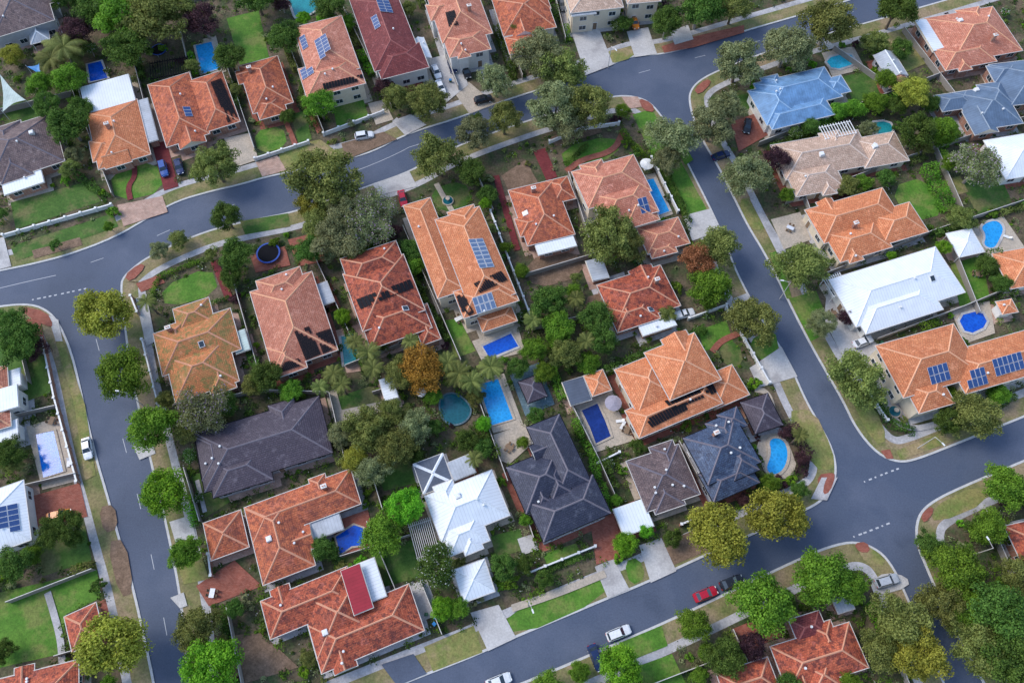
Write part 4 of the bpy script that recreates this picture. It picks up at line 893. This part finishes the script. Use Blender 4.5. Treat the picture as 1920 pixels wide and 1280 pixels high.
TYPES = dict(g="l_green", b="l_bright", y="l_yellow", o="l_olive", e="l_grey", d="l_dark", a="l_autumn", r="l_red", p="l_purple", f="l_flower", m="l_plum")
CR = {}
for k, m in TYPES.items():
    rag = .14 if k in "eop" else .02
    CR[k] = [crown("crown", m, nc=int(rng.integers(75, 105)), nl=14000 if k in "gyobed" else 9000, leaf=.052, flower={"p": .1, "f": .06}.get(k, 0), rag=rag) for _ in range(4 if k in "gyoed" else 2)]
TN = dict(g="round leafy green street tree", b="bright green leafy garden tree", y="yellow-green spreading street tree", o="olive green spreading garden tree", e="grey-green open crowned eucalypt tree", d="dark green dense garden tree", a="autumn orange and gold leafed tree", r="rusty red leafed garden tree", p="grey-green tree with purple blossom", f="dark green tree with white blossom", m="dark plum leafed garden tree")
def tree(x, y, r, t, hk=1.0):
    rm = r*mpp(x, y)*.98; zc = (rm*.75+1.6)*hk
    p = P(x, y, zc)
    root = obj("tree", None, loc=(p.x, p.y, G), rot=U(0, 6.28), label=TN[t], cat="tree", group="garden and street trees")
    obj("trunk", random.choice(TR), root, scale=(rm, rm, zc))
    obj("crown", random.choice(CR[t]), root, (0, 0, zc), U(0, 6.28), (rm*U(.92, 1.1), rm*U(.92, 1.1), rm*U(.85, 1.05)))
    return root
TREES = [(195, 592, 58, "y"), (232, 703, 54, "g"), (285, 802, 52, "g"), (310, 925, 48, "b"), (345, 1037, 36, "g"), (370, 1180, 45, "o"), (215, 1208, 70, "y"), (398, 1252, 62, "b"),
 (608, 335, 62, "o"), (585, 385, 34, "y"), (640, 440, 50, "e"), (600, 420, 34, "o"), (700, 395, 40, "p"), (685, 435, 44, "p"), (655, 398, 36, "e"), (575, 470, 30, "d"), (665, 472, 28, "o"), (817, 297, 46, "o"), (425, 408, 30, "d"), (445, 478, 36, "d"), (435, 520, 26, "d"), (404, 312, 44, "o"),
 (800, 192, 38, "o"), (945, 225, 36, "o"), (890, 250, 36, "e"), (1015, 105, 50, "e"), (1050, 130, 45, "o"), (1040, 205, 52, "e"), (1100, 200, 52, "o"), (1065, 235, 34, "e"), (930, 155, 34, "e"), (1260, 258, 44, "e"), (1250, 300, 28, "e"),
 (1385, 120, 46, "e"), (1335, 235, 42, "e"), (1360, 205, 34, "e"), (1475, 92, 44, "e"), (1400, 330, 44, "e"), (1455, 300, 28, "m"), (1555, 45, 52, "o"), (1680, 20, 42, "d"), (1250, 45, 34, "d"), (1310, 18, 45, "d"), (1375, 15, 35, "o"),
 (1500, 500, 50, "o"), (1345, 462, 42, "o"), (1308, 490, 38, "r"), (1330, 538, 44, "g"), (1412, 605, 46, "o"), (1540, 605, 28, "e"), (1605, 712, 52, "o"), (1830, 780, 46, "o"), (1775, 790, 30, "d"),
 (1345, 1003, 62, "y"), (1455, 966, 60, "y"), (1428, 1130, 62, "g"), (1540, 1082, 58, "g"), (1590, 1100, 34, "g"), (1162, 1250, 46, "b"), (1690, 1170, 58, "o"), (1720, 1225, 58, "y"), (1650, 1215, 42, "o"), (1790, 1065, 52, "g"), (1868, 1150, 60, "d"), (1760, 1130, 46, "o"), (1740, 1020, 30, "d"), (1815, 1140, 42, "g"), (1830, 1210, 50, "o"),
 (1882, 912, 46, "g"), (1852, 990, 38, "g"), (1300, 1170, 36, "g"), (1172, 1020, 26, "b"), (1025, 1290, 36, "g"), (1085, 1262, 24, "g"), (1360, 1230, 40, "d"), (1890, 1240, 60, "d"), (1910, 1080, 40, "o"),
 (790, 692, 46, "a"), (750, 700, 30, "o"), (735, 775, 30, "o"), (1140, 442, 54, "o"), (1175, 460, 36, "o"), (760, 950, 40, "b"), (715, 1005, 42, "g"), (820, 1062, 46, "f"), (945, 1062, 28, "d"), (690, 805, 44, "o"), (742, 838, 40, "o"), (665, 860, 30, "y"), (705, 880, 32, "e"), (778, 800, 32, "e"), (640, 815, 28, "e"),
 (385, 770, 46, "p"), (350, 795, 34, "o"), (420, 760, 26, "d"), (500, 705, 32, "d"), (545, 735, 26, "g"), (475, 720, 24, "o"), (1030, 570, 38, "d"), (1045, 615, 36, "g"), (1120, 595, 34, "d"), (1060, 662, 32, "o"), (1000, 655, 28, "g"), (1130, 640, 30, "d"), (1100, 680, 26, "g"), (970, 690, 24, "d"), (1020, 700, 24, "g"),
 (285, 35, 60, "o"), (235, 30, 56, "g"), (330, 20, 40, "o"), (240, 95, 46, "d"), (380, 42, 38, "m"), (180, 25, 40, "d"), (145, 60, 34, "m"), (130, 150, 36, "g"), (90, 200, 30, "d"), (75, 160, 30, "g"), (130, 235, 40, "d"), (155, 205, 26, "d"), (600, 200, 34, "g"), (430, 108, 32, "d"), (620, 15, 36, "d"), (535, 75, 36, "d"), (650, 45, 20, "g"), (580, 165, 22, "d"),
 (25, 105, 24, "y"), (480, -5, 40, "d"), (120, 0, 30, "d"), (745, 185, 30, "o"), (720, 165, 22, "m"), (960, 55, 24, "d"), (1000, 0, 26, "d"), (1170, 45, 18, "d"), (540, 220, 18, "d"),
 (1710, 175, 36, "y"), (1660, 150, 24, "g"), (1718, 250, 40, "d"), (1770, 245, 30, "g"), (1830, 315, 44, "p"), (1600, 205, 24, "g"), (1640, 195, 24, "g"), (1570, 210, 22, "g"), (1680, 200, 22, "d"), (1520, 240, 20, "d"), (1740, 195, 22, "d"), (1590, 350, 24, "o"), (1500, 100, 24, "g"), (1800, 410, 26, "o"), (1660, 335, 20, "d"), (1850, 500, 24, "d"), (1875, 530, 22, "d"), (1620, 345, 20, "g"), (1640, 80, 26, "o"), (1690, 95, 24, "d"),
 (35, 645, 44, "d"), (70, 655, 26, "m"), (20, 845, 30, "d"), (130, 985, 32, "d"), (95, 1000, 30, "d"), (25, 1055, 36, "d"), (60, 1040, 24, "g"), (10, 1220, 24, "d"), (30, 605, 34, "d"), (1585, 595, 18, "m"), (1470, 810, 16, "m"), (1500, 860, 16, "m"), (875, 825, 24, "d"), (905, 840, 22, "d"), (1150, 400, 18, "d"), (885, 325, 30, "d"), (890, 230, 20, "d"), (915, 365, 22, "d"), (770, 470, 24, "d"), (775, 500, 22, "g"), (715, 640, 22, "d"), (830, 1140, 26, "b"), (860, 1140, 22, "g"), (605, 1030, 26, "d"), (1250, 590, 20, "o"), (1210, 995, 16, "b"), (985, 975, 14, "g"), (1005, 780, 20, "d"), (1440, 905, 22, "g"), (1500, 920, 20, "d"), (1470, 1130, 26, "d"), (1260, 1010, 20, "d"),
 (300, 470, 18, "e"), (335, 450, 20, "o"), (395, 480, 14, "o"), (205, 425, 12, "g"), (105, 460, 12, "d"), (980, 830, 14, "g"), (140, 1010, 20, "d"), (1410, 1210, 30, "m"), (1480, 1290, 30, "d"), (1590, 1280, 26, "g"), (1780, 740, 20, "g"), (1870, 740, 24, "g"),
 (812, 745, 18, "g"), (892, 745, 18, "o"), (815, 800, 18, "d")]
for t in TREES: tree(*t, hk=.7 if t[2] < 28 else 1.0)
blocks = list(BW.values()); BA = [np.array(b) for b in blocks]
def inblock(x, y, marg):
    for b, a in zip(blocks, BA):
        if pip(x, y, b): return np.min(np.hypot(a[:, 0]-x, a[:, 1]-y)) > marg
    return False
placed = [(P(t[0], t[1]), t[2]*mpp(t[0], t[1])) for t in TREES]
cnt = tries = 0
while cnt < 75 and tries < 6000:
    tries += 1; x, y = U(-20, 1940), U(-20, 1300); r = U(11, 20); p = P(x, y); rm = r*mpp(x, y)
    if not inblock(p.x, p.y, 6): continue
    if any(blocked(p.x+rm*.7*math.cos(a), p.y+rm*.7*math.sin(a)) for a in range(6)) or blocked(p.x, p.y): continue
    if any((q-p).length < (s+rm)*.7 for q, s in placed): continue
    k = random.choices("dgoebmf", [3, 5, 4, 2, 3, 1, 1])[0]; placed.append((p, rm))
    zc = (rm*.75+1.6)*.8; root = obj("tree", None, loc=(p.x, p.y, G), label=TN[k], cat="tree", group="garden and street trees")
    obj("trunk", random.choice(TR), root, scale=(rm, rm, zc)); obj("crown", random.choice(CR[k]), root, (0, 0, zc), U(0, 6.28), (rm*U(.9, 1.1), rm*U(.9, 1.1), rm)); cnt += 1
def palm_mesh(seed, nf=22):
    rr = random.Random(seed); v = []; f = []; tn = []
    for k in range(nf):
        a = k*2.399+rr.uniform(-.2, .2); el = rr.uniform(.1, 1.1); dx, dy = math.cos(a), math.sin(a); L = rr.uniform(.8, 1.05); pp = []
        n = 9
        for i in range(n+1):
            s = i/n; r = L*s*(math.cos(el)*.35+.65); z = math.sin(el)*s*.55-.55*s*s*(1.1-el*.5)
            pp.append(Vector((dx*r, dy*r, z)))
        side = Vector((-dy, dx, 0)); tone = rr.uniform(.1, .6)
        for i in range(n):
            for sub in (0, .5):
                base = pp[i].lerp(pp[i+1], sub); fw = (pp[i+1]-pp[i]).normalized(); wl = .2*math.sin(math.pi*min(1, (i+sub+1.2)/(n+1.4)))**.6
                for s in (-1, 1):
                    tip = base+side*s*wl+fw*wl*.7+Vector((0, 0, -.06)); q = len(v)
                    v += [base, base+fw*.05, tip]; f.append([q, q+1, q+2]); tn.append(min(.85, max(0, tone+rr.uniform(-.15, .15))))
    me = mesh("crown", v, f, ["l_olive"]); at = me.attributes.new("tone", 'FLOAT', 'FACE'); at.data.foreach_set("value", tn); return me
PALM = [palm_mesh(1, 30), palm_mesh(5, 24)]
pb = B()
for i in range(8): pb.tube((0, 0, i/8), (0, 0, (i+1)/8), 1.1-.04*i, .85-.04*i, 8)
PT = pb.make("trunk", ["bark"])
def palm(x, y, r):
    rm = r*mpp(x, y); z = 5.5; p = P(x, y, z)
    root = obj("palm_tree", None, loc=(p.x, p.y, G), rot=U(0, 6), label="palm tree with long arching green fronds", cat="palm tree", group="garden palms")
    obj("trunk", PT, root, scale=(.22, .22, z-.05)); obj("crown", random.choice(PALM), root, (0, 0, z), scale=(rm, rm, rm))
for p in [(120, 88, 50), (95, 110, 36), (860, 700, 32), (885, 715, 28), (920, 688, 30), (840, 680, 26), (690, 660, 28), (665, 640, 22), (625, 700, 24), (1715, 160, 34), (1000, 600, 22), (700, 690, 24), (275, 565, 22), (890, 860, 20), (1500, 815, 18), (640, 720, 22), (770, 640, 20), (1100, 640, 22), (600, 725, 20), (1080, 560, 20)]: palm(*p)
for px, w, h, m in [([(1640, 95), (1672, 165)], 2.5, 2.5, "l_green"), ([(1735, 318), (1775, 400)], 3, 2.2, "l_green"), ([(1530, 235), (1690, 185)], 1.5, 2, "l_green"), ([(1130, 700), (1320, 620)], 1.2, 2, "l_dark"), ([(1540, 500), (1640, 470), (1740, 430)], 1, 1.6, "l_dark"), ([(1645, 750), (1665, 795), (1710, 810)], 1.6, 1.2, "l_dark"), ([(1760, 810), (1900, 745)], 1.2, 1.2, "l_dark"),
  ([(1230, 290), (1290, 420)], 1.2, 1.5, "l_dark"), ([(1030, 690), (1055, 750)], 1.6, 2.2, "l_green"), ([(900, 800), (930, 860)], 1.8, 2.2, "l_dark"), ([(340, 590), (430, 560)], .8, .8, "l_dark"), ([(285, 555), (300, 520), (385, 488)], .8, .8, "l_green"), ([(1440, 285), (1560, 235)], 1.2, 1.8, "l_dark"), ([(820, 400), (860, 470)], 1, 1.2, "l_dark"),
  ([(1110, 865), (1140, 960)], 1.4, 1.8, "l_green"), ([(1035, 640), (1055, 690)], 2.2, 2.4, "l_dark"), ([(640, 590), (690, 700)], 1.6, 2, "l_dark"), ([(1010, 1075), (1110, 1040)], .7, .7, "l_dark"), ([(1850, 480), (1885, 560)], 2.5, 2.5, "l_dark"), ([(1370, 1210), (1400, 1290)], 1.6, 2, "l_dark"), ([(145, 330), (205, 375)], 1.5, 1, "l_dark"), ([(570, 195), (590, 240)], 1.5, 1.4, "l_dark"), ([(1480, 800), (1510, 850), (1500, 890)], 1.6, 1.6, "l_plum"),
  ([(1060, 310), (1100, 275)], .9, .8, "l_dark"), ([(1165, 250), (1220, 310)], 1.1, 1.2, "l_green"), ([(455, 640), (490, 700)], 1.3, 1.8, "l_dark"), ([(735, 450), (840, 640)], .9, 1.7, "l_dark"), ([(930, 60), (965, 150)], 1.2, 2, "l_dark")]:
    hedge(px, w, h, m)
SH = {}
for m, n in (("l_green", "green"), ("l_dark", "dark"), ("l_bright", "bright"), ("l_olive", "olive"), ("l_flower", "flowering"), ("l_plum", "plum"), ("l_grey", "grey")):
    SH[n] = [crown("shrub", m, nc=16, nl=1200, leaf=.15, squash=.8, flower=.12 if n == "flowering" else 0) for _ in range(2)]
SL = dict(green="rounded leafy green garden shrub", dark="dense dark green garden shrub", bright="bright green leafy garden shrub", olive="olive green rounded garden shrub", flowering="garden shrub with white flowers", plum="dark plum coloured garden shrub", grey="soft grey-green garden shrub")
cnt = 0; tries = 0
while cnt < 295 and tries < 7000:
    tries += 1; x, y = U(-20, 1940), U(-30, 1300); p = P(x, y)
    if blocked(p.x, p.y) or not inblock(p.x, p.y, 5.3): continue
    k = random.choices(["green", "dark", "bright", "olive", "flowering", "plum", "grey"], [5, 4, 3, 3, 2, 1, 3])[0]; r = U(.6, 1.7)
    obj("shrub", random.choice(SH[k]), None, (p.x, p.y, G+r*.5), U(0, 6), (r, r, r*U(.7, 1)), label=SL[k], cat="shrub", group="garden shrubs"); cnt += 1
cs = []; tn = []
tries = 0
while len(cs) < 4200 and tries < 14000:
    tries += 1; x, y = U(-20, 1940), U(-30, 1300); p = P(x, y)
    if math.sin(p.x*.31)+math.sin(p.y*.27+p.x*.05)+U(-1, 1) < -.9: continue
    if blocked(p.x, p.y) or not inblock(p.x, p.y, 5.2): continue
    cs.append((p.x, p.y)); tn.append(U(.05, .85))
cs = np.array(cs); tn = np.array(tn); K = 36
i = np.repeat(np.arange(len(cs)), K); n = len(i); rr = rng.uniform(.3, 1.05, len(cs))
d = rng.normal(size=(n, 2))*.5; ctr = np.zeros((n, 3)); ctr[:, :2] = cs[i]+d*rr[i][:, None]; ctr[:, 2] = G+.06+np.maximum(0, .8-(d**2).sum(1)*.5)*rr[i]*rng.uniform(.5, 1, n)
nr = rng.normal(size=(n, 3))*.6; nr[:, 2] += 1; nr /= np.linalg.norm(nr, axis=1)[:, None]
sz = rng.uniform(.15, .34, n); tt = np.clip(tn[i]+rng.normal(size=n)*.12, 0, .85)
typ = rng.integers(0, 4, len(cs))[i]
for q, (mt, lb) in enumerate((("l_dark", "low dark leafy plants covering garden beds"), ("l_green", "low bright green plants in garden beds"), ("l_grey", "low grey-green plants in garden beds"), ("l_flower", "low white flowering plants in garden beds"))):
    s = typ == q
    obj("ground_cover", leaves_mesh("ground_cover", ctr[s], nr[s], sz[s], np.where(rng.uniform(size=s.sum()) < (.05 if q == 3 else -1), 1., tt[s]), mt), kind="stuff", label=lb, cat="ground cover")

# ---------- garden things ----------
def tramp(x, y, r, label):
    o = obj("trampoline", None, loc=P(x, y), label=label, cat="trampoline")
    b = B(); n = 28
    for i in range(n):
        a0, a1 = 2*math.pi*i/n, 2*math.pi*(i+1)/n
        c = [(math.cos(a)*k, math.sin(a)*k, .9) for a, k in ((a0, r*.87), (a1, r*.87), (a1, r), (a0, r))]; b.face(c); b.face([(p[0], p[1], .8) for p in c][::-1])
        b.face([(c[3][0], c[3][1], .8), (c[2][0], c[2][1], .8), c[2], c[3]])
    obj("rim_pad", b.make("rim_pad", ["bluerim"]), o)
    b = B(); b.face([(math.cos(2*math.pi*i/n)*r*.88, math.sin(2*math.pi*i/n)*r*.88, .87) for i in range(n)]); obj("jumping_mat", b.make("jumping_mat", ["black"]), o)
    for k in range(4):
        b = B(); a = k*math.pi/2; b.tube((0, 0, 0), (0, 0, .82), .03, .03, 6); obj("leg", b.make("leg", ["alu"]), o, (math.cos(a)*r*.9, math.sin(a)*r*.9, 0))
tramp(505, 478, 2.6, "round black trampoline with blue rim on dark paving"); tramp(300, 98, 1.9, "round trampoline with blue rim on lawn")
def umbrella(x, y, r, mat):
    o = obj("patio_umbrella", None, loc=P(x, y, G+2.2)-Vector((0, 0, 2.2)), label="open round patio umbrella beside a pool", cat="umbrella")
    b = B(); k = 12
    for i in range(k):
        a0, a1 = 2*math.pi*i/k, 2*math.pi*(i+1)/k; b.face([(0, 0, 2.6), (math.cos(a0)*r, math.sin(a0)*r, 2.15-.05*(i % 2)), (math.cos(a1)*r, math.sin(a1)*r, 2.15-.05*((i+1) % 2))])
    obj("canopy", b.make("canopy", [mat]), o); b = B(); b.tube((0, 0, 0), (0, 0, 2.65), .035, .03, 6); b.tube((0, 0, 0), (0, 0, .12), .35, .3, 10); obj("pole", b.make("pole", ["alu"]), o)
umbrella(1213, 307, 1.6, "white"); umbrella(1150, 755, 1.7, "mauve"); umbrella(790, 735, 1.0, "white")
def sail(pts, mat, label):
    w = [P(u, v, 3) for u, v in pts]; c = sum(w, Vector())/len(w); o = obj("shade_sail", None, loc=(c.x, c.y, G), label=label, cat="shade sail")
    b = B(); n = len(w); L = []
    for i in range(n):
        a, d = w[i]-c, w[(i+1) % n]-c
        for k in range(6): q = a.lerp(d, k/6); s = 1-.22*math.sin(math.pi*k/6); L.append(Vector((q.x*s, q.y*s, 2.9+(.4 if i % 2 else 0)*(1-k/6))))
    for i in range(len(L)): b.face([(0, 0, 2.85), L[i], L[(i+1) % len(L)]])
    obj("sail", b.make("sail", [mat]), o)
    for x in w:
        b = B(); b.tube((0, 0, 0), (0, 0, 3.3), .05, .05, 6); obj("post", b.make("post", ["alu"]), o, (x.x-c.x, x.y-c.y, 0))
sail([(0, 140), (50, 190), (5, 210)], "palegreen", "pale triangular shade sail over a garden"); sail([(50, 125), (75, 120), (80, 145)], "binblue", "small blue triangular shade sail")
def bin_(x, y, mat):
    o = obj("wheelie_bin", None, loc=P(x, y), rot=U(0, 6), label="plastic wheelie bin beside a house", cat="bin")
    b = B(); b.box((0, 0, .5), (.45, .5, .9), 0, 0, 1.15); obj("body", b.make("body", ["bingreen"]), o)
    b = B(); b.box((0, 0, .99), (.58, .65, .07), 0); obj("lid", b.make("lid", [mat]), o)
    for s in (-1, 1):
        b = B(); b.tube((s*.26-.03, .28, .12), (s*.26+.03, .28, .12), .12, .12, 10); obj("wheel", b.make("wheel", ["tyre"]), o)
bin_(818, 1158, "binblue"); bin_(824, 1160, "binblue"); bin_(815, 1170, "binblue"); bin_(1650, 645, "bingreen"); bin_(845, 155, "binblue"); bin_(800, 1152, "bingreen")
def lamp(x, y, a):
    o = obj("street_lamp", None, loc=P(x, y), rot=a, label="tall grey street lamp beside the road", cat="street lamp")
    b = B(); b.tube((0, 0, 0), (0, 0, 7), .1, .06, 8); b.tube((0, 0, 7), (1.6, 0, 7.4), .05, .04, 6); obj("pole", b.make("pole", ["gutterm"]), o)
    b = B(); b.box((1.8, 0, 7.4), (.7, .25, .14)); obj("lamp_head", b.make("lamp_head", ["white"]), o)
for x, y, a in [(1822, 1040, 2), (268, 760, 3), (1140, 128, -1), (1462, 560, 3), (990, 1135, -1.2), (1720, 840, -1)]: lamp(x, y, a)
def lounge(x, y, a):
    o = obj("sun_lounger", None, loc=P(x, y), rot=a, label="white sun lounger beside the pool", cat="sun lounger")
    b = B(); b.box((0, 0, .35), (1.2, .6, .08)); obj("seat", b.make("seat", ["white"]), o)
    b = B(); b.face([(.6, -.3, .36), (.6, .3, .36), (1.1, .3, .75), (1.1, -.3, .75)]); obj("backrest", b.make("backrest", ["white"]), o)
    for sx in (-.5, .5):
        for sy in (-.25, .25): b = B(); b.box((sx, sy, .155), (.06, .06, .31)); obj("leg", b.make("leg", ["alu"]), o)
for x, y in [(1160, 790), (1166, 800), (130, 870), (1885, 445), (735, 648)]: lounge(x, y, U(0, 6))
def tableset(x, y):
    o = obj("garden_table_set", None, loc=P(x, y), rot=U(0, 3), label="outdoor table with chairs on a patio", cat="outdoor table")
    b = B(); b.box((0, 0, .72), (1.6, .9, .05)); obj("table_top", b.make("table_top", [random.choice(["white", "timber", "alu"])]), o)
    for sx in (-.7, .7):
        for sy in (-.35, .35): b = B(); b.box((sx, sy, .35), (.06, .06, .69)); obj("leg", b.make("leg", ["alu"]), o)
    for sx in (-.4, .4):
        for sy in (-1, 1):
            b = B(); b.box((sx, sy*.75, .44), (.45, .42, .05)); b.box((sx, sy*.97, .7), (.45, .04, .5)); b.box((sx, sy*.75, .2), (.3, .3, .41)); obj("chair", b.make("chair", ["timber"]), o)
for x, y in [(1175, 808), (730, 655), (955, 840), (400, 1112), (860, 600), (1830, 515), (600, 470), (100, 790), (1560, 590), (1100, 745), (1480, 430)]: tableset(x, y)
def fountain(x, y):
    o = obj("fountain", None, loc=P(x, y), label="round stone garden fountain on paving", cat="fountain")
    b = B(); b.tube((0, 0, 0), (0, 0, .45), 1.3, 1.3, 20); obj("basin", b.make("basin", ["sandpave"]), o)
    b = B(); b.tube((0, 0, .45), (0, 0, .47), 1.1, 1.1, 20); obj("water", b.make("water", ["w_dteal"]), o)
    b = B(); b.tube((0, 0, .47), (0, 0, 1.2), .12, .1, 8); b.tube((0, 0, 1.2), (0, 0, 1.3), .2, .5, 12); obj("pedestal", b.make("pedestal", ["sandpave"]), o)
fountain(840, 378); fountain(1676, 772)

# ---------- light and camera ----------
w = bpy.data.worlds.new("World"); scene.world = w; w.use_nodes = True
nt = w.node_tree; sk = nt.nodes.new("ShaderNodeTexSky"); sk.sky_type = 'NISHITA'; sk.sun_disc = False
el = math.radians(46); az = math.radians(-70)
sk.sun_elevation = el; sk.sun_rotation = az
nt.links.new(sk.outputs[0], nt.nodes["Background"].inputs[0]); nt.nodes["Background"].inputs[1].default_value = .27
sd = bpy.data.lights.new("sun", 'SUN'); sd.energy = 2.1; sd.angle = math.radians(26); sd.color = (1, .94, .86)
so = bpy.data.objects.new("sun", sd); COL.objects.link(so)
dirv = Vector((math.sin(az)*math.cos(el), math.cos(az)*math.cos(el), math.sin(el)))
so.rotation_euler = dirv.to_track_quat('Z', 'Y').to_euler()
cd = bpy.data.cameras.new("camera"); cd.sensor_width = 36; cd.lens = 36*F/1920; cd.clip_end = 5000; cd.clip_start = 1
co = bpy.data.objects.new("camera", cd); COL.objects.link(co); co.location = (0, 0, HC); co.rotation_euler = (T, 0, 0)
scene.camera = co
scene.view_settings.view_transform = 'Standard'; scene.view_settings.look = 'None'; scene.view_settings.exposure = 0
